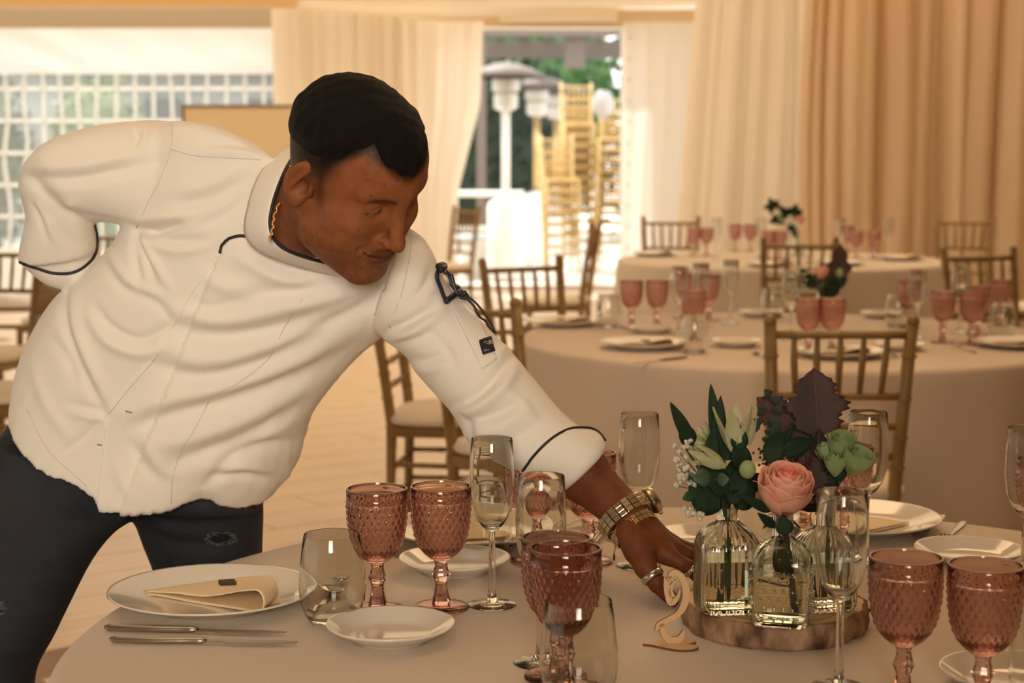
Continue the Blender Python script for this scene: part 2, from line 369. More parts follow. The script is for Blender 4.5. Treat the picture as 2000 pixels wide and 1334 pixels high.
T1 = (.29, 2.10); T2 = (.93, 5.70); T3 = (1.53, 9.9)   # table centres
def drop(o):
    for c in list(o.children): drop(c)
    bpy.data.objects.remove(o)
def ct(tx, ty, r, deg, dz=0):  # a chair on a ring round a table, facing it
    a = math.radians(deg); return tx+r*math.sin(a), ty-r*math.cos(a), a+dz
G2 = 'chairs around the middle table'; G3 = 'chairs around the far table'; GL = 'chairs at the left of the room'
# front chair of table 2 : back toward the camera
chair_at(proto, .835, 4.62, math.radians(-1), 'gilt bamboo chair with its back to the camera at the middle table', G2)
chair_at(proto, .06, 5.20, math.radians(-45), 'gilt bamboo chair partly hidden by the sleeve, its post below the eyeglasses', G2)
chair_at(proto, .17, 6.65, math.radians(-148), 'gilt bamboo chair beside the eyeglasses at the middle table', G2)
chair_at(proto, -.20, 5.85, math.radians(-98), 'gilt bamboo chair seen sideways under the reaching arm', G2)
chair_at(proto, 1.40, 8.78, math.radians(2), 'gilt bamboo chair standing between the middle and far tables', G3)
chair_at(proto, 1.02, 11.15, math.radians(176), 'gilt bamboo chair beyond the left end of the far table', G3)
chair_at(proto, 2.87, 11.15, math.radians(160), 'gilt bamboo chair before the curtains beyond the far table', G3)
chair_at(proto, 3.00, 9.9, math.radians(35), 'gilt bamboo chair at the right edge of the photo, farther one', G3)
chair_at(proto, 2.12, 7.35, math.radians(200), 'gilt bamboo chair at the right edge behind the middle table goblets', G2)
chair_at(proto, -1.92, 6.34, math.radians(121), 'gilt bamboo chair whose post stands behind the hip of the man', GL)
chair_at(proto, -2.34, 7.6, math.radians(172), 'gilt bamboo chair at the far left picture edge', GL)
chair_at(proto, -.56, 13.6, math.radians(125), 'orange-lit bamboo chair near the opening behind the shoulder', GL)
chair_at(proto, .26, 10.5, math.radians(80), 'bamboo chair turned sideways before the stacked chairs', GL)
chair_at(proto, -2.35, 9.2, math.radians(150), 'bamboo chair glimpsed in the gap under the bent arm', GL)
# ------------------------------------------------------------------ outside
ORD = ['lowest', 'second lowest', 'third lowest', 'fourth lowest', 'fifth lowest', 'sixth lowest', 'seventh lowest', 'eighth lowest', 'ninth lowest', 'tenth lowest', 'eleventh lowest']
def stack(px, D, n, dz, z0, rz, label):
    p = P(px, 540, D)
    for k in range(n):
        c = copy_tree(protop); c.location = (p.x+.012*k*math.sin(rz), p.y-.02*k, z0+dz*k); c.rotation_euler = (math.radians(3), 0, rz)
        tag(c, (ORD[k] if k < n-1 else 'topmost')+' '+label, 'chair', 'stacked chairs outside')
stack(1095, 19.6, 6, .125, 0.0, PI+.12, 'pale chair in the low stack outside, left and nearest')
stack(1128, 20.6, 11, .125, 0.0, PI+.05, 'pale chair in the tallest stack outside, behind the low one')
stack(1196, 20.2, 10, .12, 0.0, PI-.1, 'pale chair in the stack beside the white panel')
M['greymetal'] = mat('grey_metal', (.55, .52, .48), .4, .3); M['whitemetal'] = mat('white_metal', (.85, .83, .78), .45)
M['bronze'] = mat('dull_dome', (.16, .13, .11), .6, 0)
def heater(px, D, label, base=True):
    p = P(px, 560, D); h = empty('patio_heater', (p.x, p.y, 0), label=label, cat='patio heater', group='patio heaters outside')
    MB().lathe([(.19, 0), (.2, .02), (.2, .78), (.18, .84), (.05, .88)], 24).build('gas_housing', M['whitemetal'], h, angle=40)
    MB().tube([(0, 0, .85), (0, 0, 1.85)], .045, 12).build('pole', M['whitemetal'], h)
    MB().lathe([(.06, 1.80), (.13, 1.84), (.13, 1.98), (.10, 2.0), (.15, 2.02), (.15, 2.14), (.05, 2.18)], 20).build('burner', M['greymetal'], h, angle=40)
    MB().lathe([(.43, 2.16), (.44, 2.17), (.30, 2.25), (.12, 2.31), (0, 2.33), (0, 2.315), (.12, 2.295), (.30, 2.235), (.42, 2.16)], 28).build('heat_shade', M['bronze'], h)
    return h
heater(988, 18.9, 'white patio heater with cylinder housing in the middle of the opening')
h2 = heater(1048, 22.0, 'patio heater with brown dome just right of the white one'); h3 = heater(1085, 24.0, 'farthest patio heater, its dome above the stacked chairs')
for hh in (h2, h3):
    for c in hh.children:
        if c.name.startswith('pole'): c.data.materials[0] = M['brass']
p = P(926, 520, 18.5)
bk = empty('bin', (p.x, p.y, 0), label='grey waste bin outside left of the heater', cat='bin')
MB().lathe([(.11, .02), (.15, .45), (.155, .46), (.14, .455), (.10, .04)], 20).build('bin_body', M['greymetal'], bk); MB().lathe([(.15, .46), (.165, .47), (.165, .49), (.15, .50)], 20).build('rim', mat('pale_blue', (.5, .6, .66), .5), bk)
tb = empty('patio_table', (-.42, 19.6, 0), label='white patio table left of the patio heater', cat='table')
MB().box((-.75, -.45, .88), (.55, .45, .93)).build('table_top', M['whitemetal'], tb, smooth=False)
MB().box((-.75, -.43, .50), (.55, -.38, .56)).build('rail', M['whitemetal'], tb, smooth=False)
for i, j in ((-.7, -.4), (.5, -.4), (-.7, .4), (.5, .4)): MB().box((i-.03, j-.03, 0), (i+.03, j+.03, .88)).build('leg', M['whitemetal'], tb, smooth=False)
# canopy, post, cloth bundle
cp = empty('canopy', (.6, 23.0, 0), label='dark brown slatted patio canopy above the greenery', cat='canopy')
for i in range(13): MB().box((-2.2+i*.34, -1.4, 2.92), (-2.06+i*.34, 1.4, 2.97)).build('slat', M['bronze'], cp, smooth=False)
MB().box((-2.6, -1.45, 2.78), (2.6, -1.35, 2.9)).build('beam', M['bronze'], cp, smooth=False); MB().box((.05, -1.3, 2.4), (.3, -1.1, 2.8)).build('bracket', M['bronze'], cp, smooth=False)
MB().box((-2.6, 1.3, 2.66), (2.6, 1.42, 2.9)).build('beam', M['bronze'], cp, smooth=False)
for x_ in (-.98, 2.5): MB().box((x_-.06, -1.4, 0), (x_+.06, -1.28, 2.9)).build('post', M['bronze'], cp, smooth=False)
tag(MB().grid(14, 10, lambda u, v: tuple(Vector(P(1178, 205, 19.6))+Vector((.11*math.sin(PI*v)*math.cos(2*PI*u), .1*math.sin(PI*v)*math.sin(2*PI*u), .15*math.cos(PI*v)))+Vector((.02*math.sin(u*20), 0, .02*math.sin(u*13+v*9))))).build('cloth_bundle', mat('bundle_plastic', (.42, .40, .38), .5)), 'white plastic bundle resting on top of the right chair stack', 'bundle')
def leafmass(name, center, size, n, col1, col2, label, seed, cat='shrub', s=.09):
    r = np.random.default_rng(seed); d = r.normal(size=(n, 3)); d /= np.linalg.norm(d, axis=1)[:, None]; d *= (r.uniform(.35, 1, n)**.5)[:, None]
    c = d*np.array(size)+np.array(center); a = r.normal(size=(n, 3)); a /= np.linalg.norm(a, axis=1)[:, None]; b2 = np.cross(a, r.normal(size=(n, 3))); b2 /= np.linalg.norm(b2, axis=1)[:, None]
    V = np.stack([c-a*s, c-b2*s*.5, c+a*s, c+b2*s*.5], 1).reshape(-1, 3); V[:, 2] = np.maximum(V[:, 2], .01); F = np.arange(4*n).reshape(-1, 4)
    ico = MB().sphere(center, tuple(q*.82 for q in size), 20, 12); n0 = len(V); V = np.concatenate([V, np.array(ico.v)]); V[:, 2] = np.maximum(V[:, 2], -.02)
    F = F.tolist()+[tuple(i+n0 for i in f) for f in ico.f]
    class _L(list):
        def tolist(s): return list(s)
    o = np_mesh(name, V, _L(F), mat(name+'_leaf', col1, .6, var=(2.2, col2)), smooth=False); return tag(o, label, cat)
leafmass('hedge', (-1.0, 25.5, 1.2), (2.2, 1.0, 2.0), 5000, (.030, .055, .025), (.008, .02, .008), 'dark green hedge behind the patio heaters', 1)
leafmass('tree', (-.3, 29.5, 2.2), (2.5, 1.2, 2.4), 4000, (.10, .22, .06), (.03, .09, .02), 'light green tree crown above the hedge', 2, 'tree', .11)
leafmass('hedge', (3.2, 26.9, 1.0), (1.9, 1.0, 2.3), 2500, (.06, .05, .035), (.02, .018, .012), 'brownish hedge behind the stacked chairs', 3)
leafmass('shrub', (-7.2, 22.5, 1.3), (1.1, .8, 1.5), 2200, (.27, .28, .19), (.15, .15, .10), 'pale green shrub behind the left end of the lattice window', 4)
leafmass('shrub', (-5.2, 22.0, 1.0), (.7, .7, 1.45), 1300, (.28, .33, .19), (.14, .17, .10), 'yellow green shrub behind the middle of the lattice window', 5)
hs = empty('shed', (-4.6, 27.5, 0), label='grey shed wall seen through the lattice window', cat='shed')
MB().box((-4.4, 0, 0), (3.2, .3, 2.6)).build('wall_board', mat('grey_shed', (.36, .36, .34), .8, var=(1.2, (.22, .22, .21))), hs, smooth=False)
for x_, c_ in ((-1.15, 'dark_door'), (.4, 'dark_door'), (1.5, 'dark_door')): MB().box((x_, -.06, 0), (x_+.55, 0, 2.2)).build('door', mat(c_, (.09, .09, .09), .7), hs, smooth=False)
MB().box((-4.6, -.3, 2.6), (3.4, .5, 2.7)).build('shed_roof', mat('shed_roof', (.35, .33, .3), .8), hs, smooth=False)
# ------------------------------------------------------------------ tables and cloths
R1, R2, R3 = .835, .90, .925
def round_table(c, R, label, clabel, mtl, seed, folds=22):
    t = empty('round_table', (c[0], c[1], 0), label=label, cat='table', group='round banquet tables')
    MB().lathe([(R-.01, .722), (R-.004, .726), (R-.004, .742), (R-.01, .745)], 64).build('tabletop', M['wood'], t, angle=40)
    for a in range(4):
        x, y = .45*R*math.cos(a*PI/2+.7), .45*R*math.sin(a*PI/2+.7)
        MB().tube([(x, y, 0), (x, y, .722)], .018, 8).build('leg', M['steel'], t)
    r = random.Random(seed); comp = [(int(folds*r.uniform(.5, 1.5)), r.uniform(0, 6.3), r.uniform(.4, 1)) for _ in range(4)]
    prof = [(0, .75), (R*.5, .75), (R*.9, .75), (R-.012, .7498), (R-.003, .7478), (R+.003, .7425), (R+.0055, .734)]
    nz = 22
    for i in range(1, nz+1): prof.append((R+.006, .734-.71*i/nz))
    def fn(i, rr, a, z):
        d = max(0, .734-z)
        w_ = sum(q*math.sin(k_*a+p+d*1.2*math.sin(p)) for k_, p, q in comp)
        return rr+(.022*min(1, d*2.2)*w_ + .035*min(1, d*1.6)) if d > 0 else rr
    o = MB().lathe(prof, 256, fn=fn).build('tablecloth', mtl)
    o.location = (c[0], c[1], 0); tag(o, clabel, 'tablecloth', 'tablecloths')
    return t
round_table(T1, R1, 'near round table under the white cloth the man leans over', 'white tablecloth on the near table under the hand of the man', M['cloth'], 1)
round_table(T2, R2, 'middle round table behind the flowers and chair back', 'white tablecloth on the middle table behind the chair back', M['cloth'], 2, 16)
round_table(T3, R3, 'far round table before the sheer curtains', 'grey tablecloth on the far table before the curtains', M['cloth3'], 3, 26)
# ------------------------------------------------------------------ glassware
def tri(x): x = x % 1.0; return 1-abs(2*x-1)
def make_goblet():
    root = empty('goblet')
    n = 144; nd = 24
    outer = [(.0100, .0665), (.0150, .0690), (.0205, .0735)]
    rs = [(.0735, .0205), (.080, .0262), (.090, .0318), (.100, .0348), (.115, .0376), (.130, .0390), (.1465, .0395)]
    for z in np.linspace(.0755, .1465, 30): outer.append((float(np.interp(z, [a for a, b in rs], [b for a, b in rs])), float(z)))
    i0, i1 = 3, 32
    outer += [(.0408, .1472), (.0408, .1490), (.0398, .1500), (.0400, .158), (.0402, .1640), (.0394, .1652)]
    inner = [(.0378, .1652), (.0372, .163), (.0366, .148), (.0362, .130), (.0348, .115), (.0318, .100), (.0285, .090), (.0228, .081), (.012, .0755), (.0005, .0745)]
    def fn(i, r, a, z):
        if i0 <= i <= i1:
            u = a/(2*PI)*nd; v = (z-.0755)/.0165
            h = min(tri(u+v), tri(u-v)); e = min(1, (z-.0735)/.008)*min(1, (.1475-z)/.003)
            return r+.0031*(h-.38)*e
        return r
    MB().lathe([(.0005, .0665)]+outer+inner, n, fn=lambda i, r, a, z: fn(i-1, r, a, z)).build('bowl', M['pink'], root, angle=50)
    stem = [(.0005, .0072), (.0125, .0072), (.0118, .014), (.0095, .022), (.0084, .030), (.0086, .037), (.0100, .041), (.0124, .0455), (.0124, .047), (.0098, .052), (.0086, .057), (.0084, .062), (.0100, .0664), (.0005, .0664)]
    MB().lathe(stem, 10, fn=lambda i, r, a, z: r).build('stem', M['pink'], root, angle=30)
    foot = [(.0005, 0), (.0345, 0), (.0362, .0015), (.0362, .0040), (.0345, .0052), (.0240, .0068), (.0130, .0071), (.0005, .0071)]
    MB().lathe(foot, 120, fn=lambda i, r, a, z: r+(.0006*math.cos(a*40) if 1 < i < 6 else 0)).build('foot', M['pink'], root, angle=35)
    return root
def thin(prof_out, prof_in, n=56, sq=0, fn=None):
    return MB().lathe([(.0004, prof_out[0][1])]+prof_out+prof_in+[(.0004, prof_in[-1][1])], n, sq=sq, fn=fn)
def make_flute():
    root = empty('champagne_flute')
    out = [(.0045, .1000), (.0090, .1035), (.0150, .1090), (.0222, .1210), (.0272, .1380), (.0296, .1560), (.0298, .1750), (.0288, .2000), (.0278, .2245), (.0274, .2252)]
    inn = [(.0268, .2250), (.0278, .200), (.0288, .175), (.0286, .156), (.0262, .1385), (.0212, .122), (.0140, .1105), (.0070, .1062)]
    thin(out, inn).build('bowl', M['clear'], root, angle=32)
    MB().lathe([(.0004, .0062), (.0100, .0062), (.0062, .0120), (.0048, .025), (.0043, .060), (.0042, .085), (.0045, .0998), (.0004, .0998)], 24).build('stem', M['clear'], root, angle=40)
    MB().lathe([(.0004, 0), (.0315, 0), (.0325, .0008), (.0315, .0018), (.020, .0034), (.0100, .0060), (.0004, .0061)], 56).build('foot', M['clear'], root, angle=35)
    return root
def make_tumbler():
    root = empty('stemless_glass')
    out = [(.0260, 0), (.0300, .0015), (.0365, .012), (.0415, .028), (.0432, .045), (.0425, .065), (.0395, .090), (.0362, .1140), (.0358, .1148)]
    inn = [(.0352, .1144), (.0384, .090), (.0413, .065), (.0420, .045), (.0402, .028), (.0350, .014), (.0270, .0080)]
    thin(out, inn).build('bowl', M['clear'], root, angle=32); return root
def make_plate(R):
    root = empty('plate')
    w_ = R*.30
    p = [(.0005, 0), (R*.60, 0), (R*.62, .003), (R*.70, .0055), (R*.97, .0185), (R, .0205), (R*.995, .0225), (R*.97, .0215), (R*.72, .0100), (R*.66, .0075), (R*.60, .0058), (.0005, .0055)]
    MB().lathe(p, 96).build('plate_body', M['china'], root); return root
gob, flu, tum = make_goblet(), make_flute(), make_tumbler()
pl_s, pl_l = make_plate(.080), make_plate(.138)
def put(src, px, py, label, cat, group, z=.75, rz=None, s=1):
    c = copy_tree(src); p = on(px, py, z); c.location = p+Vector((0, 0, .0007)); c.rotation_euler = (0, 0, rng.uniform(0, 6.28) if rz is None else rz); c.scale = (s,)*3
    tag(c, label, cat, group); return c
def rename(o, n): o.name = n; return o
GG, GF, GT, GP = 'rose glass goblets', 'champagne flutes', 'stemless glasses', 'white plates'
# near table
for px, py, l in ((738, 1196, 'rose goblet touching the stemless glass, left of the front pair of two'), (862, 1190, 'rose goblet between its twin and the champagne flute, left side'),
    (1086, 1326, 'rose goblet directly behind the one in front of it, bottom centre'), (1104, 1354, 'rose goblet at bottom centre behind the clear stemless glass'),
    (1763, 1378, 'large rose goblet right of the front champagne flute'), (1917, 1398, 'rightmost large rose goblet at the bottom right corner'),
    (1149, 1100, 'rose goblet behind the forearm and shirt cuff'), (1046, 1098, 'rose goblet under the sleeve, seen beside a flute'),
    (1572, 1086, 'rose goblet hidden behind the pink rose'), (1650, 1080, 'rose goblet behind the pale green buds'), (2032, 1120, 'rose goblet cut by the right picture edge')):
    put(gob, px, py, l, 'goblet', GG)
for px, py, l in ((961, 1183, 'champagne flute left, just right of the pair of rose goblets'), (1247, 1106, 'champagne flute standing behind the wristwatch'),
    (1690, 1100, 'champagne flute behind the pale green buds'), (1638, 1345, 'champagne flute in front of the wood slice'), (1056, 1296, 'champagne flute behind the bottom centre goblets'), (1998, 1150, 'champagne flute cut by the right edge')):
    put(flu, px, py, l, 'champagne flute', GF)
for px, py, l in ((650, 1215, 'stemless glass in front of the left rose goblet'), (1130, 1372, 'stemless glass at bottom centre before the rose goblets'),
    (945, 1086, 'stemless glass behind the left champagne flute'), (1462, 1084, 'stemless glass behind the ribbed bottle'), (2046, 1380, 'stemless glass cut by the bottom right edge')):
    put(tum, px, py, l, 'stemless glass', GT)
def mark(o): return (o.location.x, o.location.y)
plate1 = put(pl_l, 415, 1180, 'large white plate with folded napkin at the left table edge', 'plate', GP)
put(pl_s, 763, 1250, 'small white plate below the left rose goblets', 'plate', GP); put(pl_s, 888, 1117, 'small white plate behind the left flute stem', 'plate', GP)
plate2 = put(pl_l, 922, 1052, 'large white plate behind the left rose goblets', 'plate', GP)
plate3 = put(pl_l, 1668, 1032, 'large white plate with napkin behind the flowers', 'plate', GP)
put(pl_s, 1372, 1072, 'small white plate behind the hand', 'plate', GP); put(pl_s, 1893, 1098, 'small white plate beyond the right rose goblets', 'plate', GP)
put(pl_s, 1975, 1345, 'small white plate under the right bottom edge', 'plate', GP)
# middle table
GG2, GF2, GT2, GP2 = 'rose goblets on the middle table', 'flutes on the middle table', 'stemless glasses on the middle table', 'plates on the middle table'
for px, py, l in ((1233, 641, 'leftmost rose goblet on the middle table'), (1283, 641, 'second rose goblet from the left on the middle table'), (1334, 622, 'rose goblet behind a flute on the middle table'),
    (1384, 626, 'rose goblet left of the lone flute on the middle table'), (1354, 668, 'rose goblet standing in front, middle table left part'), (1578, 690, 'left one of two goblets behind the chair back rail'),
    (1624, 690, 'right one of two goblets behind the chair back rail'), (1840, 670, 'rose goblet right of the chair back post'), (1897, 673, 'second rose goblet right of the chair back post'),
    (1908, 655, 'rose goblet hidden behind the second one on the right'), (1950, 640, 'rose goblet behind a stemless glass at the right edge'), (1775, 642, 'rose goblet behind the flute right of the grey cloth')):
    put(gob, px, py, l, 'goblet', GG2)
for px, py, l in ((1326, 652, 'flute left of the rose goblet pair, middle table'), (1368, 642, 'flute above the single front goblet, middle table'), (1426, 632, 'lone champagne flute on the middle table, clear all round'),
    (1544, 664, 'flute left of the middle flower bunch'), (1790, 662, 'tall flute above the chair post on the middle table'), (1874, 650, 'flute at the right of the middle table')):
    put(flu, px, py, l, 'champagne flute', GF2)
for px, py, l in ((1188, 640, 'stemless glass at the left end of the middle table'), (1356, 690, 'stemless glass enclosing the view of a goblet stem'), (1508, 622, 'stemless glass left of the chair post, middle table'),
    (1752, 640, 'stemless glass left of a flute, middle table right'), (1957, 660, 'stemless glass at the right edge of the middle table')):
    put(tum, px, py, l, 'stemless glass', GT2)
plate4 = put(pl_l, 1258, 680, 'large plate with napkin at the left front of the middle table', 'plate', GP2); plate5 = put(pl_l, 1640, 697, 'large plate behind the chair back slats', 'plate', GP2)
plate6 = put(pl_l, 1098, 636, 'large plate beside the sleeve on the middle table', 'plate', GP2); plate7 = put(pl_l, 1985, 678, 'large plate at the right picture edge, middle table', 'plate', GP2)
put(pl_s, 1272, 650, 'small plate below the left goblets, middle table', 'plate', GP2); put(pl_s, 1438, 677, 'small plate left of the front chair post', 'plate', GP2)
put(pl_s, 1484, 619, 'small plate under the lone stemless glass', 'plate', GP2); put(pl_s, 1722, 621, 'small plate before the grey tablecloth', 'plate', GP2); put(pl_s, 1757, 684, 'small plate right of the slats, middle table', 'plate', GP2)
# far table
GG3, GP3, GF3 = 'rose goblets on the far table', 'plates on the far table', 'flutes on the far table'
for px, py, l in ((1355, 500, 'leftmost rose goblet on the far table'), (1380, 500, 'second rose goblet on the far table'), (1436, 491, 'third rose goblet from the left, far table'), (1465, 491, 'fourth rose goblet from the left, far table'),
    (1500, 507, 'rose goblet behind the chair, left of the far flowers'), (1523, 507, 'rose goblet touching the far flower bottle'), (1672, 506, 'rose goblet in the right hand pair, left one, far table'), (1706, 506, 'rose goblet in the right hand pair, right one, far table'),
    (1655, 494, 'rose goblet behind the right hand pair on the far table')):
    put(gob, px, py, l, 'goblet', GG3)
for px, py, l in ((1398, 503, 'flute right of the leftmost goblets, far table'), (1485, 503, 'flute left of the far flowers'), (1642, 503, 'flute before the curtain fold, far table'), (1735, 503, 'flute right of the far goblet pair')):
    put(flu, px, py, l, 'champagne flute', GF3)
plate8 = put(pl_l, 1280, 500, 'large plate at the left end of the far table', 'plate', GP3); plate9 = put(pl_l, 1505, 521, 'large plate behind the chair on the far table', 'plate', GP3)
plate10 = put(pl_l, 1760, 508, 'large plate at the right of the far table', 'plate', GP3); put(pl_l, 1640, 518, 'large plate below the far goblet pair', 'plate', GP3)
for o in (gob, flu, tum, pl_s, pl_l): drop(o)
# ------------------------------------------------------------------ napkins
def make_napkin():
    """hairpin-folded triangle, origin centre, pointed tip toward -X, open fold toward +X -Y"""
    tip = Vector((-.085, .020, 0)); top = Vector((.052, .098, 0)); bot = Vector((.060, -.062, 0)); nt, ns = 22, 30
    def f(u, v):
        rt = top.lerp(bot, v); rt = rt + Vector((.012*math.sin(PI*v), 0, 0)); lf = top.lerp(tip, v); r = .0018+.0105*v**1.3
        if u < .4: q = u/.4; p = lf.lerp(rt, q); z = .0012+.0008*math.sin(9*q)*v*(1-q)
        elif u < .6:
            a = (u-.4)/.2*PI; d = (rt-lf).normalized(); p = rt+d*(math.sin(a)*r*.9); z = .0012+r*(1-math.cos(a))
        else:
            q = (u-.6)/.4; p = rt.lerp(lf, q); z = .0012+2*r*(1-q)**2.6+.0036+.0012*math.sin(11*q)*v-.0036*(1-q)**6
        return (p.x, p.y, z)
    b = MB().grid(50, nt, f); o = b.build('napkin', M['napkin'])
    md = o.modifiers.new('thickness', 'SOLIDIFY'); md.thickness = .0012; md.offset = 1
    return o
def make_choc():
    root = empty('chocolate_bars')
    m_ = mat('dark_chocolate', (.035, .016, .008), .35)
    for dx, dy, rz in ((0, .004, .10), (.003, -.005, .02)):
        b = MB().box((-.011, -.0035, 0), (.011, .0035, .005)); o = b.build('bar', m_, root, smooth=False); o.location = (dx, dy, 0); o.rotation_euler = (0, 0, rz)
    return root
nap = make_napkin(); choc = make_choc()
for pl, rz, s, l, l2 in ((plate1, .0, 1.14, 'cream folded napkin on the left front plate', 'two dark chocolate bars on the left napkin'), (plate2, 2.9, 1.0, 'cream napkin on the plate behind the left goblets', None),
    (plate3, 3.3, 1.0, 'cream napkin on the plate behind the flowers', None), (plate4, .1, 1.1, 'cream napkin at the left front of the middle table', 'dark chocolate bars on the left napkin of the middle table'),
    (plate5, 0, 1.1, 'cream napkin behind the slats of the chair back', 'dark chocolate bars behind the slats of the chair back'), (plate6, .4, 1.1, 'cream napkin beside the sleeve on the middle table', 'dark chocolate bars beside the sleeve, middle table'),
    (plate7, -.2, 1.1, 'cream napkin at the right edge of the middle table', None), (plate8, .2, 1.1, 'cream napkin at the left end of the far table', None), (plate9, .5, 1.2, 'cream napkin behind the chair on the far table', None), (plate10, .9, 1.2, 'cream napkin at the right of the far table', None)):
    c = nap.copy(); link(c); c.location = (pl.location.x, pl.location.y, .7575); c.rotation_euler = (0, 0, rz); c.scale = (s,)*3; tag(c, l, 'napkin', 'folded cream napkins')
    if l2:
        d = copy_tree(choc); ox, oy = .010*s, .040*s; d.location = (pl.location.x+ox*math.cos(rz)-oy*math.sin(rz), pl.location.y+ox*math.sin(rz)+oy*math.cos(rz), .7660); d.rotation_euler = (0, 0, .08+rz); tag(d, l2, 'chocolate', 'chocolate bars on napkins')
drop(nap); drop(choc)
# ------------------------------------------------------------------ cutlery
def make_knife():
    root = empty('table_knife')
    MB().grid(10, 24, lambda u, v: (-.115+.12*v, .0086*(.7+.3*math.sin(PI*min(1, v*1.2)))*math.cos(2*PI*u)*(1 if 0 < v < 1 else .6), .0048+.0042*math.sin(2*PI*u)*(1 if 0 < v < 1 else .5))).build('handle', M['steel'], root)
    poly = [(.004, -.004), (.02, -.003), (.035, -.007), (.09, -.007), (.115, -.001), (.118, .003), (.09, .005), (.03, .004), (.004, .004)]
    MB().prism(poly, .0016, (Vector((0, 0, .0032)), Vector((1, 0, 0)), Vector((0, 1, 0)), Vector((0, 0, 1)))).build('blade', M['steel'], root, smooth=False)
    return root
def make_fork():
    root = empty('dinner_fork')
    zf = lambda x: .002+.010*math.exp(-((x-.055)/.022)**2)*1.0+(.002 if x > .08 else 0)
    def hd(u, v):
        x = -.10+.155*v; w_ = (.0055 if v < .1 else .0068-.004*min(1, max(0, (v-.15)/.5)))+(.008*max(0, (v-.85)/.15)); a = 2*PI*u
        return (x, w_*math.cos(a), zf(x)+.0014*math.sin(a))
    MB().grid(10, 26, hd).build('handle', M['steel'], root)
    b = MB()
    for k_ in range(4):
        y = (k_-1.5)*.0062
        b.tube([(.052, y*.7, zf(.052)), (.062, y, zf(.062)), (.085, y, zf(.078)+.001), (.100, y, .006)], [.0022, .0019, .0015, .0007], 6)
    b.build('tines', M['steel'], root); return root
def make_spoon():
    root = empty('dessert_spoon')
    def hd(u, v):
        x = -.09+.12*v; w_ = .0060-.0035*min(1, v*1.3); a = 2*PI*u; return (x, w_*math.cos(a), .003+.006*math.sin(PI*v)*v+.0014*math.sin(a))
    MB().grid(10, 20, hd).build('handle', M['steel'], root)
    b = MB(); b.grid(16, 8, lambda u, v: (.050+.024*v*math.cos(2*PI*u), .015*v*math.sin(2*PI*u), .002+.007*v*v)); o = b.build('spoon_bowl', M['steel'], root)
    md = o.modifiers.new('t', 'SOLIDIFY'); md.thickness = .0012
    return root
kn, fk, sp = make_knife(), make_fork(), make_spoon()
def cut(src, a, b, label, cat, group, z=.7505):
    pa, pb = on(*a, .75), on(*b, .75); m_ = (pa+pb)/2; d = pb-pa; c = copy_tree(src); c.location = (m_.x, m_.y, z); c.rotation_euler = (0, 0, math.atan2(d.y, d.x)); return tag(c, label, cat, group)
GK = 'cutlery on the near table'
cut(kn, (207, 1233), (552, 1242), 'steel knife nearer the plate in the left pair', 'knife', GK); cut(kn, (207, 1256), (584, 1262), 'steel knife nearer the camera in the left pair', 'knife', GK)
cut(fk, (560, 1500), (745, 1318), 'fork whose tines rise at the bottom picture edge', 'fork', GK)
cut(sp, (560, 1130), (668, 1172), 'dessert spoon seen through the left stemless glass', 'spoon', GK); cut(fk, (592, 1222), (690, 1118), 'dessert fork seen through the left stemless glass', 'fork', GK)
cut(kn, (664, 1052), (800, 1092), 'knife behind the left rose goblet', 'knife', GK)
cut(fk, (1878, 1025), (1838, 1068), 'fork nearer the right plate, of the right pair', 'fork', GK); cut(fk, (1836, 1014), (1800, 1052), 'fork beside the large napkin plate on the right', 'fork', GK)
cut(fk, (1010, 1040), (1136, 1030), 'fork behind the forearm, left one', 'fork', GK); cut(fk, (1210, 1030), (1168, 1056), 'fork behind the wristwatch', 'fork', GK)
GK2 = 'cutlery on the middle table'
cut(sp, (1500, 705), (1470, 690), 'spoon left of the front chair post, middle table', 'spoon', GK2); cut(fk, (1705, 690), (1745, 700), 'fork right of the plate behind the slats', 'fork', GK2)
cut(fk, (1905, 690), (1860, 676), 'fork below the right goblets, middle table', 'fork', GK2); cut(kn, (1340, 700), (1240, 712), 'knife before the left napkin plate, middle table', 'knife', GK2)
for o in (kn, fk, sp): drop(o)
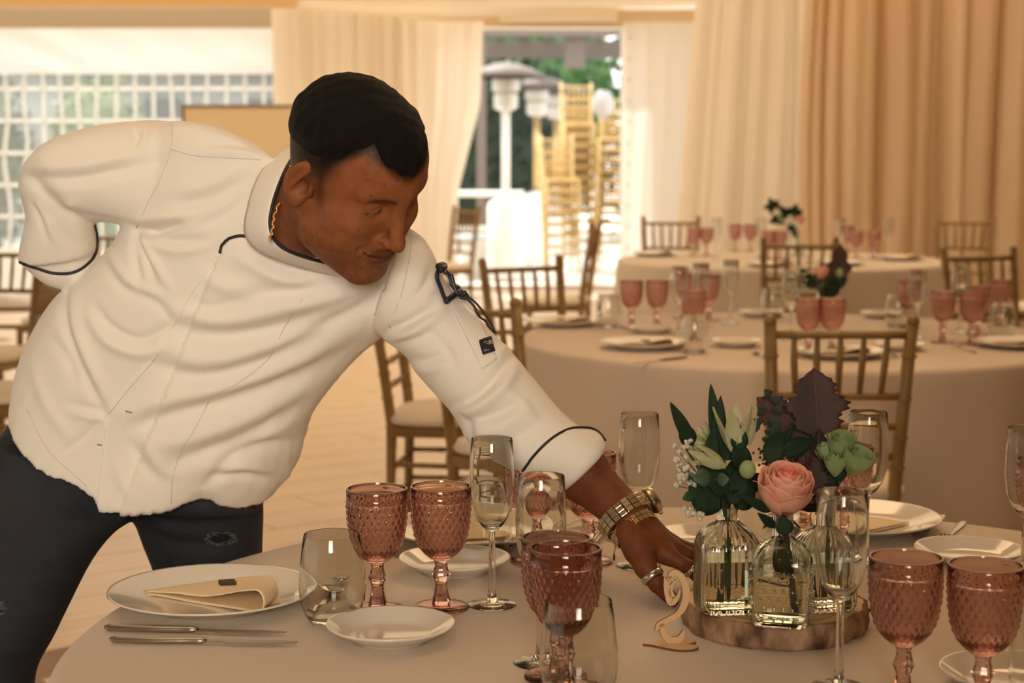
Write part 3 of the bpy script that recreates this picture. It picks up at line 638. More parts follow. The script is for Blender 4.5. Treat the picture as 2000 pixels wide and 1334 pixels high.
# ------------------------------------------------------------------ organic modelling tools
def surface_nets(f, lo, hi, h):
    """f(X,Y,Z)->distance on arrays ; returns V,F of the zero surface"""
    ax = [np.arange(lo[i], hi[i]+h, h, dtype=np.float32) for i in range(3)]
    X, Y, Z = np.meshgrid(*ax, indexing='ij'); S = f(X, Y, Z).astype(np.float32); del X, Y, Z
    nx, ny, nz = S.shape; neg = S < 0
    c = np.zeros((nx-1, ny-1, nz-1), np.int8)
    for i in (0, 1):
        for j in (0, 1):
            for k in (0, 1): c += neg[i:nx-1+i, j:ny-1+j, k:nz-1+k]
    act = (c > 0) & (c < 8); idx = np.argwhere(act); ids = -np.ones(act.shape, np.int64); ids[act] = np.arange(len(idx))
    acc = np.zeros((len(idx), 3)); cnt = np.zeros(len(idx)); I, J, K = idx.T
    for a in range(3):
        b, g = [q for q in range(3) if q != a]
        for ob in (0, 1):
            for og in (0, 1):
                o0 = [0, 0, 0]; o0[b] = ob; o0[g] = og; o1 = list(o0); o1[a] = 1
                s0 = S[I+o0[0], J+o0[1], K+o0[2]]; s1 = S[I+o1[0], J+o1[1], K+o1[2]]; m = (s0 < 0) != (s1 < 0)
                t = np.where(m, s0/(s0-s1+1e-20), 0); p = np.array(o0, float)[None].repeat(len(idx), 0); p[:, a] = t
                acc[m] += p[m]; cnt[m] += 1
    V = (idx+acc/np.maximum(cnt, 1)[:, None])*h+np.array([ax[0][0], ax[1][0], ax[2][0]])
    F = []
    for a in range(3):
        b, g = (a+1) % 3, (a+2) % 3
        sl0 = [slice(None)]*3; sl1 = [slice(None)]*3; sl0[a] = slice(0, -1); sl1[a] = slice(1, None)
        s0, s1 = neg[tuple(sl0)], neg[tuple(sl1)]
        e = np.argwhere(s0 != s1); e = e[(e[:, b] > 0) & (e[:, g] > 0) & (e[:, b] < S.shape[b]-1) & (e[:, g] < S.shape[g]-1)]
        q = []
        for db, dg in ((-1, -1), (0, -1), (0, 0), (-1, 0)):
            t = e.copy(); t[:, b] += db; t[:, g] += dg; q.append(ids[t[:, 0], t[:, 1], t[:, 2]])
        q = np.stack(q, 1); fl = s0[e[:, 0], e[:, 1], e[:, 2]]; q[~fl] = q[~fl][:, ::-1]; F.append(q)
    return V, np.concatenate(F)
def smin(a, b, k):
    h = np.clip(.5+.5*(b-a)/k, 0, 1); return b*(1-h)+a*h-k*h*(1-h)
def smax(a, b, k): return -smin(-a, -b, k)
def ell(X, Y, Z, c, r, R=None):
    x, y, z = X-c[0], Y-c[1], Z-c[2]
    if R is not None: x, y, z = R[0][0]*x+R[1][0]*y+R[2][0]*z, R[0][1]*x+R[1][1]*y+R[2][1]*z, R[0][2]*x+R[1][2]*y+R[2][2]*z
    k0 = np.sqrt((x/r[0])**2+(y/r[1])**2+(z/r[2])**2); k1 = np.sqrt((x/r[0]**2)**2+(y/r[1]**2)**2+(z/r[2]**2)**2)+1e-9
    return k0*(k0-1)/k1
def cap(X, Y, Z, a, b, ra, rb=None):
    rb = ra if rb is None else rb; a = np.array(a, float); b = np.array(b, float); d = b-a; L = (d**2).sum()
    t = np.clip(((X-a[0])*d[0]+(Y-a[1])*d[1]+(Z-a[2])*d[2])/L, 0, 1)
    return np.sqrt((X-a[0]-d[0]*t)**2+(Y-a[1]-d[1]*t)**2+(Z-a[2]-d[2]*t)**2)-(ra+(rb-ra)*t)
def rx(a): c, s = math.cos(a), math.sin(a); return np.array([[1, 0, 0], [0, c, -s], [0, s, c]])
def ry(a): c, s = math.cos(a), math.sin(a); return np.array([[c, 0, s], [0, 1, 0], [-s, 0, c]])
def rz_(a): c, s = math.cos(a), math.sin(a); return np.array([[c, -s, 0], [s, c, 0], [0, 0, 1]])
CB = np.array([RT, FW, UP]).T                        # camera basis as columns (right, away, up)
# ------------------------------------------------------------------ the man : head
HR = CB @ (rz_(-.6099) @ ry(.6821) @ rx(.3020)); HC = np.array(P(681.6, 345.5, 2.31)); HS = 1.0
def head_w(p): return HC+HS*(HR@np.array(p, float))
NECKDIR = np.array([-.091, .030, -.143])
def head_sdf(X, Y, Z):
    A = np.abs(Y)
    d = ell(X, Y, Z, (-.006, 0, .042), (.097, .0765, .088))
    d = smin(d, ell(X, Y, Z, (.046, 0, .060), (.052, .060, .056)), .03)
    d = smin(d, ell(X, Y, Z, (.045, 0, -.012), (.050, .057, .080)), .03)
    d = smin(d, cap(X, A, Z, (.000, .052, -.035), (.018, .050, -.068), .013), .03)
    d = smin(d, cap(X, A, Z, (.016, .049, -.068), (.078, .014, -.097), .0165, .0155), .03)
    d = smin(d, ell(X, Y, Z, (.083, 0, -.093), (.019, .021, .018)), .015)
    d = smin(d, ell(X, Y, Z, (.045, 0, -.075), (.045, .040, .030)), .03)
    d = smin(d, ell(X, A, Z, (.062, .044, -.012), (.026, .021, .019)), .022)
    d = smin(d, ell(X, A, Z, (.048, .040, -.045), (.036, .025, .036)), .025)
    d = smin(d, cap(X, A, Z, (.0935, .006, .040), (.073, .046, .042), .0115, .010), .014)
    d = smax(d, -ell(X, A, Z, (.1010, .0315, .0185), (.0175, .0185, .0125)), .013)
    d = smin(d, cap(X, Y, Z, (.094, 0, .034), (.1135, 0, -.018), .0075, .0105), .013)
    d = smin(d, ell(X, Y, Z, (.1160, 0, -.026), (.0120, .0102, .0102)), .007)
    d = smin(d, ell(X, A, Z, (.1030, .0122, -.0300), (.0108, .0066, .0078)), .006)
    d = smax(d, -ell(X, A, Z, (.1075, .0068, -.0400), (.0055, .0035, .0045)), .002)
    d = smin(d, ell(X, Y, Z, (.082, 0, -.055), (.022, .030, .026)), .018)
    # eyes : lids with a narrow downcast slit
    d = smin(d, ell(X, A, Z, (.0800, .0315, .0180), (.0128, .0142, .0122)), .005)
    d = smax(d, -ell(X, A, Z, (.0950, .0318, .0128), (.0120, .0125, .0026)), .0015)
    d = smax(d, -cap(X, A, Z, (.0955, .0180, .0235), (.0885, .0470, .0185), .0016), .003)
    # mouth
    ul = [(.1020, 0, -.0492), (.0985, .012, -.0500), (.0935, .0205, -.0512), (.0885, .0265, -.0520)]; ll_ = [(.1000, 0, -.0618), (.0970, .012, -.0610), (.0920, .0200, -.0580), (.0880, .0255, -.0540)]
    sl_ = [(.1085, 0, -.0558), (.1050, .012, -.0555), (.0985, .0205, -.0540), (.0925, .0285, -.0512)]
    for L_, r_ in ((ul, (.0056, .0052, .0042, .0025)), (ll_, (.0072, .0066, .0048, .0025))):
        g = None
        for i in range(3): q = cap(X, A, Z, L_[i], L_[i+1], r_[i], r_[i+1]); g = q if g is None else np.minimum(g, q)
        d = smin(d, g, .0035)
    g = None
    for i in range(3): q = cap(X, A, Z, sl_[i], sl_[i+1], .0026-.0003*i, .0023-.0004*i); g = q if g is None else np.minimum(g, q)
    d = smax(d, -g, .0015)
    d = smax(d, -cap(X, A, Z, (.1060, .015, -.031), (.091, .036, -.046), .0012), .010)
    # ears
    Re = rz_(-.48) @ ry(.16)
    for s in (-1, 1):
        c = (-.006, .0800, .004); eo = lambda a, b, g: tuple(np.array(c)+Re@np.array([a, b, g])); x, y, z = X, Y*s, Z
        e = ell(x, y, z, c, (.0200, .0068, .0335), Re)
        e = smax(e, -ell(x, y, z, eo(.002, .0070, .002), (.0145, .0068, .0260), Re), .0018)
        e = smax(e, -ell(x, y, z, eo(.005, .0030, -.003), (.0085, .0085, .0120), Re), .002)
        e = smin(e, cap(x, y, z, eo(.001, .0025, .019), eo(-.008, .0030, -.014), .0026), .0025)
        e = smin(e, ell(x, y, z, eo(.006, .000, -.027), (.0085, .0050, .0085)), .005)
        e = smin(e, ell(x, y, z, (.0125, .0755, -.002), (.0045, .0035, .0065)), .005)
        d = smin(d, e, .006)
    # neck, curving to the collar
    b = NECKDIR
    d = smin(d, cap(X, Y, Z, (-.020, .0, -.02), tuple(b*.75), .056, .060), .028)
    d = smin(d, cap(X, Y, Z, (.022, -.004, -.062), tuple(b*.85+np.array([.02, -.01, 0])), .034, .046), .03)
    d = smin(d, cap(X, Y, Z, (-.012, -.058, -.03), tuple(b*.9+np.array([.045, -.03, 0])), .012, .014), .02)   # sternomastoid
    return d
HV, HF = surface_nets(head_sdf, (-.19, -.115, -.24), (.145, .105, .150), .0020)
def skin_mat():
    m = mat('skin', (.26, .088, .034), .55, spec=.22, bump=(420, .22, .0010), sss=.04)
    nt = m.node_tree; b = nt.nodes['Principled BSDF']
    at = nt.nodes.new('ShaderNodeAttribute'); at.attribute_name = 'tone'
    r = nt.nodes.new('ShaderNodeMix'); r.data_type = 'RGBA'; r.blend_type = 'MULTIPLY'; r.inputs[0].default_value = 1
    n = nt.nodes.new('ShaderNodeTexNoise'); n.inputs['Scale'].default_value = 55; tc = nt.nodes.new('ShaderNodeTexCoord'); nt.links.new(tc.outputs['Object'], n.inputs['Vector'])
    cr_ = nt.nodes.new('ShaderNodeValToRGB'); cr_.color_ramp.elements[0].position = .3; cr_.color_ramp.elements[1].position = .7
    cr_.color_ramp.elements[0].color = (.235, .074, .027, 1); cr_.color_ramp.elements[1].color = (.30, .102, .040, 1); nt.links.new(n.outputs['Fac'], cr_.inputs[0])
    nt.links.new(cr_.outputs[0], r.inputs[6]); nt.links.new(at.outputs['Color'], r.inputs[7]); nt.links.new(r.outputs[2], b.inputs['Base Color'])
    return m
M['skin'] = skin_mat()
def ss(x, a, b): t = np.clip((x-a)/(b-a), 0, 1); return t*t*(3-2*t)
def head_tone(V):
    x, y, z = V.T; A = np.abs(y); T = np.ones((len(V), 3)); nz = rng.random(len(V))
    # faded hair at the sides and back, stubble on jaw, moustache, brows, lips
    line = np.interp(x, [-.10, -.06, -.01, .018, .040, .060, .080], [-.045, -.035, -.012, -.002, .036, .072, .098])
    fade = ss(z-line, -.004, .052)*(A < .2)
    ear = (A > .0790) & (x > -.028) & (x < .018) & (z > -.04) & (z < .038); fade[ear] = 0
    T *= (1-fade[:, None]*np.array([.92, .91, .90]))
    hl = np.interp(x, [-.105, -.07, -.03, .0, .022, .036, .048, .060, .074, .090], [.012, .030, .044, .052, .060, .070, .086, .094, .085, .083]) - .010*np.exp(-(A/.018)**2)*(x > .05) + .010*np.exp(-((A-.045)/.012)**2)*(x > .04)
    hs = ss(z-hl+.004*rng.random(len(V)), -.013, .003)*(x > .01); T *= (1-hs[:, None]*np.array([.88, .87, .86]))
    sb = np.exp(-((x-.022)/.010)**2)*ss(z, -.030, .0)*ss(A, .05, .062)*(z < .06); sb[ear] = 0
    T *= (1-.50*sb[:, None]*np.array([1, .97, .94]))
    jaw = ss(-z, .030, .065)*ss(x, -.01, .02); jaw = np.maximum(jaw, 0)*(.55+.9*(nz > .72)); T *= (1-.36*np.clip(jaw, 0, 1)[:, None]*np.array([1, .85, .7]))
    mo = np.exp(-((z+.0435)/.0055)**2)*(x > .085)*ss(-A, -.030, -.018); T *= (1-.55*mo[:, None]*.8*np.array([1, .92, .85]))
    go = np.exp(-((z+.072)/.006)**2-(y/.010)**2)*(x > .08); T *= (1-.35*go[:, None])
    bz = .037-.006*np.clip((A-.03)/.02, 0, 1)+.003*np.clip((A-.012)/.02, 0, 1)
    br = np.exp(-((z-bz)/.0042)**2)*ss(A, .010, .016)*ss(-A, -.053, -.042)*(x > .05); T *= (1-.74*br[:, None]*np.array([1, .95, .9]))
    li = (np.exp(-((z+.0505)/.0035)**2)+np.exp(-((z+.061)/.004)**2))*ss(-A, -.026, -.018)*(x > .086); T *= (1-.36*np.clip(li, 0, 1)[:, None]*np.array([.9, 1.5, 1.1]))
    sz = np.interp(A, [0, .012, .0205, .0285], [-.0558, -.0555, -.0540, -.0512]); sm_ = np.exp(-((z-sz)/.0016)**2)*ss(-A, -.030, -.025)*(x > .082); T *= (1-.75*sm_[:, None])  # mouth slit: crease shade painted into the tone
    es = np.exp(-((z-.0130)/.0022)**2-((A-.0318)/.013)**4)*(x > .075); T *= (1-.70*es[:, None])  # eyelid slit darkened: lash line and crease shade put into the tone
    for (my, mz) in ((-.035, .062), (-.050, -.010), (-.048, .045), (-.028, -.028), (-.020, .070), (-.055, .030), (-.040, -.052)):
        q = np.exp(-(((y-my)**2+(z-mz)**2)/.0013**2))*(x > .02); T *= (1-.6*q[:, None])
    return T
def set_tone(o, T):
    a = o.data.color_attributes.new('tone', 'FLOAT_COLOR', 'POINT'); c = np.ones((len(T), 4), np.float32); c[:, :3] = T; a.data.foreach_set('color', c.ravel())
htone = head_tone(HV)
# ------------------------------------------------------------------ hand (left hand of the man, reaching to the right)
def hp(px, py, D): return np.array(P(px, py, D))
def chain(pts, rad):
    return [(pts[i], pts[i+1], rad[i], rad[i+1]) for i in range(len(pts)-1)]
WR = hp(1226, 1008, 2.375)
MCP = [hp(1303, 1084, 2.345), hp(1311, 1070, 2.368), hp(1309, 1062, 2.392), hp(1300, 1060, 2.412)]
fingers = [
    chain([MCP[0], hp(1345, 1108, 2.335), hp(1378, 1140, 2.335), hp(1398, 1166, 2.340)], [.0115, .0100, .0088, .0076]),
    chain([MCP[1], hp(1362, 1090, 2.365), hp(1404, 1124, 2.362), hp(1428, 1154, 2.362)], [.0118, .0102, .0090, .0078]),
    chain([MCP[2], hp(1356, 1076, 2.392), hp(1402, 1104, 2.390), hp(1428, 1136, 2.386)], [.0112, .0098, .0086, .0075]),
    chain([MCP[3], hp(1338, 1072, 2.418), hp(1372, 1094, 2.418), hp(1394, 1120, 2.412)], [.0100, .0088, .0078, .0068])]
thumb = chain([hp(1228, 1040, 2.345), hp(1262, 1108, 2.318), hp(1284, 1140, 2.310), hp(1313, 1172, 2.312)], [.0175, .0155, .0118, .0092])
def hand_sdf(X, Y, Z):
    d = cap(X, Y, Z, hp(1072, 876, 2.44), hp(1128, 918, 2.42), .036, .037)
    d = smin(d, cap(X, Y, Z, hp(1128, 918, 2.42), WR, .037, .0275), .02)
    for i, m in enumerate(MCP):
        d = smin(d, cap(X, Y, Z, WR+np.array([.002, .006*(i-1), 0]), m, .0215-.0015*i, .0125), .016)
    fd = None
    for f in fingers+[thumb]:
        g = None
        for a, b, ra, rb in f:
            q = cap(X, Y, Z, a, b, ra, rb); g = q if g is None else smin(g, q, .004)
        fd = g if fd is None else smin(fd, g, .0018)
    d = smin(d, fd, .009)
    d = smin(d, ell(X, Y, Z, tuple(hp(1252, 1072, 2.345)), (.022, .020, .024)), .016)          # thumb muscle
    # crease between thumb and first finger, knuckle tendons
    d = smax(d, -cap(X, Y, Z, hp(1290, 1112, 2.312), hp(1278, 1092, 2.316), .0045, .001), .010)
    return d
pts_ = np.array([p for f in fingers+[thumb] for a, b, c, e in f for p in (a, b)]+[WR, hp(1075, 850, 2.44)])
AV, AF = surface_nets(hand_sdf, pts_.min(0)-.05, pts_.max(0)+.05, .0021)
# ------------------------------------------------------------------ cloth volumes from measured sections
def rings_mesh(rings, n=40, sub=4, e=2.3):
    """rings: (A(px,py), B(px,py), D, thick, front(dx,dy)) ; cross-section superellipses, interpolated"""
    R = [np.array([*a, *b, D, t, *fr], float) for a, b, D, t, fr in rings]
    S = cr(R, sub); vs = []; fs = []
    for s in S:
        A = np.array(P(s[0], s[1], s[4])); B = np.array(P(s[2], s[3], s[4])); C = (A+B)/2; u = (B-A)/2
        v = -np.array(FW)*s[5] + np.array(RT)*(s[6]/FPX*s[4]) - np.array(UP)*(s[7]/FPX*s[4])
        for k in range(n):
            a = 2*PI*k/n; ca_, sa_ = math.cos(a), math.sin(a)
            q = (abs(ca_)**e+abs(sa_)**e)**(-1/e); vs.append(C+u*ca_*q+v*sa_*q)
    m = len(S)
    for i in range(m-1):
        for k in range(n): fs.append((i*n+k, i*n+(k+1)%n, (i+1)*n+(k+1)%n, (i+1)*n+k))
    fs.append(tuple(range(n))[::-1]); fs.append(tuple((m-1)*n+k for k in range(n)))
    return vs, fs
def voxel(parts, size, smooth=8, name='tmp'):
    b = MB()
    for vs, fs in parts: b.add(vs, fs)
    o = b.build(name, None); recalc(o)
    md = o.modifiers.new('r', 'REMESH'); md.mode = 'VOXEL'; md.voxel_size = size
    if smooth: sm = o.modifiers.new('s', 'SMOOTH'); sm.factor = .5; sm.iterations = smooth
    dg = bpy.context.evaluated_depsgraph_get(); e = o.evaluated_get(dg); me = bpy.data.meshes.new_from_object(e)
    V = np.empty(len(me.vertices)*3); me.vertices.foreach_get('co', V); V = V.reshape(-1, 3)
    N = np.empty(len(me.vertices)*3, np.float32); me.vertices.foreach_get('normal', N); N = N.reshape(-1, 3)
    F = np.empty(len(me.loops), np.int32); me.loops.foreach_get('vertex_index', F)
    tot = np.empty(len(me.polygons), np.int32); me.polygons.foreach_get('loop_total', tot)
    bpy.data.objects.remove(o); return V, N.astype(float), F, tot, me
def proj(V):
    q = V-np.array(CAM); z = q@np.array(FW); return np.c_[1000+FPX*(q@np.array(RT))/z, 667-FPX*(q@np.array(UP))/z], z
def seg_dist(p, poly):
    """distance, signed side, and running parameter 0..1 of points p to a polyline"""
    best = np.full(len(p), 1e9); side = np.zeros(len(p)); par = np.zeros(len(p)); n = len(poly)-1
    for i in range(n):
        a = np.array(poly[i], float); b = np.array(poly[i+1], float); d = b-a; L = (d**2).sum()+1e-9
        t = np.clip(((p-a)@d)/L, 0, 1); q = p-a-t[:, None]*d; r = np.hypot(q[:, 0], q[:, 1]); m = r < best
        best[m] = r[m]; par[m] = (i+t[m])/n; side[m] = np.sign(d[0]*(p[m, 1]-a[1])-d[1]*(p[m, 0]-a[0]))
    return best, side, par
def folds(V, N, lines, D0=2.5, Dr=.35):
    p, z = proj(V); face = np.clip(-(N@np.array(FW)), 0, 1)**.5; off = np.zeros(len(V))
    for amp, wid, pts in lines:
        if amp == 0: continue
        pl = [tuple(q) for q in cr(pts, 5)] if len(pts) > 2 else pts
        xs = [q[0] for q in pl]; ys = [q[1] for q in pl]
        m = (p[:, 0] > min(xs)-3*wid) & (p[:, 0] < max(xs)+3*wid) & (p[:, 1] > min(ys)-3*wid) & (p[:, 1] < max(ys)+3*wid) & (face > .02)
        if not m.any(): continue
        d, s, t = seg_dist(p[m], pl); off[m] += amp*np.exp(-(d/wid)**2)*(np.sin(PI*np.clip(t*.92+.04, 0, 1))**.6)*face[m]
    return V+N*off[:, None]
man = empty('person', (-.62, 2.62, 0), label='man in white chef jacket and ripped dark jeans leaning over the table, arm reaching', cat='person')
man_inv = Matrix.Translation((.62, -2.62, 0))
def adopt(o, parent=man):      # geometry was modelled in room space; keep it there
    o.parent = parent
    w_ = Matrix.Identity(4); q = parent
    while q is not None: w_ = Matrix.Translation(q.location) @ w_; q = q.parent
    o.matrix_parent_inverse = w_.inverted(); return o
# ------------------------------------------------------------------ body : head, neck, trunk core, arms and hand
b = MB()
HVw = HC+(HR@HV.T).T
core = [((60, 840), (470, 980), 2.70, .08, (0, 0)), ((150, 640), (560, 800), 2.64, .08, (0, 0)), ((300, 420), (700, 620), 2.58, .08, (0, 0)), ((390, 320), (740, 520), 2.55, .05, (0, 0)), ((500, 330), (670, 470), 2.50, .04, (0, 0))]
cv, cf = rings_mesh(core, 24, 3)
arm = [((330, 270), (330, 400), 2.55, .05, (0, 0)), ((150, 290), (180, 400), 2.55, .045, (0, 0)), ((80, 330), (130, 390), 2.57, .04, (0, 0)), ((95, 440), (150, 450), 2.62, .035, (0, 0)), ((110, 520), (165, 520), 2.66, .033, (0, 0)), ((128, 575), (180, 560), 2.72, .03, (0, 0)), ((160, 600), (215, 590), 2.80, .028, (0, 0))]
av, af = rings_mesh(arm, 20, 3)
arm2 = [((800, 500), (740, 600), 2.55, .05, (0, 0)), ((920, 660), (860, 720), 2.50, .045, (0, 0)), ((1010, 750), (940, 820), 2.46, .04, (0, 0)), ((1085, 830), (1035, 885), 2.44, .036, (0, 0))]
av2, af2 = rings_mesh(arm2, 20, 3)
tones = []
for vs, fs, T in ((HVw.tolist(), HF.tolist(), htone), (AV.tolist(), AF.tolist(), None), (cv, cf, None), (av, af, None), (av2, af2, None)):
    b.add(vs, fs); tones.append(T if T is not None else np.ones((len(vs), 3))*np.array([.62, .56, .52]) if len(vs) == len(AV) else np.ones((len(vs), 3)))
body = adopt(b.build('body', M['skin'])); recalc(body); set_tone(body, np.concatenate(tones))
# eyes
for s in (-1, 1):
    c = head_w((.0792, s*.0315, .0165)); e = adopt(MB().sphere(tuple(c), .0118, 20, 14).build('eye', mat('eye_white', (.22, .16, .12), .2)))
    g = HR@np.array([.86, .10, -.50]); g /= np.linalg.norm(g); i_ = MB().tube([tuple(c+g*.0102), tuple(c+g*.0118)], [.0056, .0050], 16).build('iris', mat('iris', (.03, .014, .008), .1)); i_.parent = e
    i_.matrix_parent_inverse = Matrix.Translation((.62, -2.62, 0)); i_.parent = body; i_.parent = e
    i_.matrix_parent_inverse = Matrix.Translation((.62, -2.62, 0))
# hair cap
def hair_sdf(X, Y, Z):
    A = np.abs(Y); q = np.sin(X*260+Y*90)*np.sin(Y*230+Z*40)*.0007+np.sin(X*90+3)*np.sin(Y*120+1)*np.sin(Z*100)*.0012
    d = ell(X, Y, Z, (-.006, 0, .042), (.097, .0765, .088)); d = smin(d, ell(X, Y, Z, (.046, 0, .060), (.052, .060, .056)), .03)
    line = np.interp(X, [-.105, -.07, -.03, .0, .022, .036, .048, .060, .074, .090], [.012, .030, .044, .052, .060, .070, .086, .094, .085, .083])+.0022*np.sin(Y*260+X*90)
    line = line - .010*np.exp(-((A-.0)/.018)**2)*(X > .05) + .010*np.exp(-((A-.045)/.012)**2)*(X > .04)
    g = Z-line; t = np.clip(g*.28, -.004, .0045)+.0045*np.clip(g/.05, 0, 1)+q*np.clip(g/.02, 0, 1)
    return d-t
hv, hf = surface_nets(hair_sdf, (-.125, -.1, -.02), (.12, .1, .155), .0021)
hair = np_mesh('hair', HC+(HR@hv.T).T, hf, M['hair']); adopt(hair); recalc(hair)
b = MB(); rr = random.Random(4)           # short strands along the front edge and crown
for i in range(1500):
    y = rr.uniform(-.058, .058); fr = rr.random() < .45
    x = (.076+rr.uniform(0, .016)*(1-abs(y)/.07)) if fr else rr.uniform(-.09, .08); 
    c = np.array([-.006, 0, .042]); dirv = np.array([x+.006, y, rr.uniform(.045, .065) if fr else rr.uniform(.02, .1)]); dirv = dirv/np.linalg.norm(dirv)
    k0 = 1/math.sqrt((dirv[0]/.101)**2+(dirv[1]/.08)**2+(dirv[2]/.0935)**2); p0 = c+dirv*(k0-.001)
    line_ = np.interp(p0[0], [-.105, -.07, -.03, .0, .022, .036, .048, .060, .074, .090], [.0, .018, .034, .044, .052, .060, .082, .094, .086, .084])
    if p0[2] < line_-.002: continue
    dd = dirv*.006+np.array([.008, rr.uniform(-.004, .004), -.004 if fr else .0]); p1 = p0+dd; sd = np.array([0, .0005, .0003])
    b.add([head_w(p0-sd), head_w(p0+sd), head_w(p1)], [(0, 1, 2)])
adopt(b.build('hair_strands', M['hair'], smooth=False)); bpy.data.objects['hair_strands']['kind'] = 'stuff'
# ------------------------------------------------------------------ jacket
torso = [
    ((60, 745), (540, 948), 2.69, .155, (-80, 112)), ((58, 690), (570, 905), 2.68, .15, (-55, 86)), ((84, 622), (586, 860), 2.66, .145, (-40, 66)),
    ((122, 568), (600, 812), 2.64, .145, (-25, 40)), ((172, 524), (636, 760), 2.62, .145, (-10, 24)), ((220, 480), (690, 700), 2.60, .145, (0, 14)),
    ((246, 425), (745, 655), 2.58, .14, (0, 8)), ((255, 350), (792, 610), 2.56, .135, (0, 0)), ((285, 285), (826, 545), 2.54, .12, (0, -6)),
    ((325, 243), (838, 490), 2.52, .10, (4, -8)), ((360, 240), (822, 462), 2.51, .085, (8, -8)), ((430, 250), (770, 448), 2.50, .07, (0, 0)), ((500, 282), (705, 440), 2.49, .05, (0, 0))]
sl_r = [((345, 238), (290, 470), 2.54, .080, (0, 0)), ((290, 236), (255, 452), 2.54, .082, (0, 0)), ((215, 243), (222, 436), 2.53, .080, (0, 0)), ((140, 260), (185, 433), 2.53, .078, (0, 0)),
    ((85, 285), (160, 425), 2.53, .072, (0, 0)), ((50, 325), (135, 400), 2.54, .06, (0, 0))]
sl_f = [((52, 320), (150, 300), 2.54, .05, (0, 0)), ((41, 365), (178, 385), 2.545, .065, (0, 0)), ((55, 425), (184, 430), 2.56, .066, (0, 0)), ((45, 470), (187, 466), 2.575, .064, (0, 12)), ((38, 505), (191, 488), 2.59, .062, (0, 26))]
cuf_r = [((40, 500), (190, 485), 2.60, .058, (0, 28)), ((70, 528), (186, 512), 2.61, .054, (6, 32)), ((100, 545), (172, 535), 2.62, .045, (6, 26))]
sl_l = [((800, 452), (735, 640), 2.53, .10, (0, 0)), ((838, 480), (752, 660), 2.52, .095, (0, 0)), ((868, 545), (790, 690), 2.51, .088, (0, 0)), ((905, 590), (822, 735), 2.50, .082, (0, 0)), ((955, 642), (862, 782), 2.48, .078, (0, 0)),
    ((1000, 688), (892, 822), 2.46, .074, (0, 0)), ((1048, 745), (916, 868), 2.45, .072, (0, 0)), ((1092, 798), (962, 900), 2.44, .070, (0, 0)), ((1130, 832), (1030, 926), 2.43, .066, (0, 0)), ((1166, 850), (1066, 944), 2.425, .063, (0, 0)), ((1180, 872), (1092, 957), 2.42, .060, (0, 0))]
V, N, F, tot, me = voxel([rings_mesh(torso), rings_mesh(sl_r, 32), rings_mesh(sl_f, 32), rings_mesh(cuf_r, 32), rings_mesh(sl_l, 32)], .0042, 9)
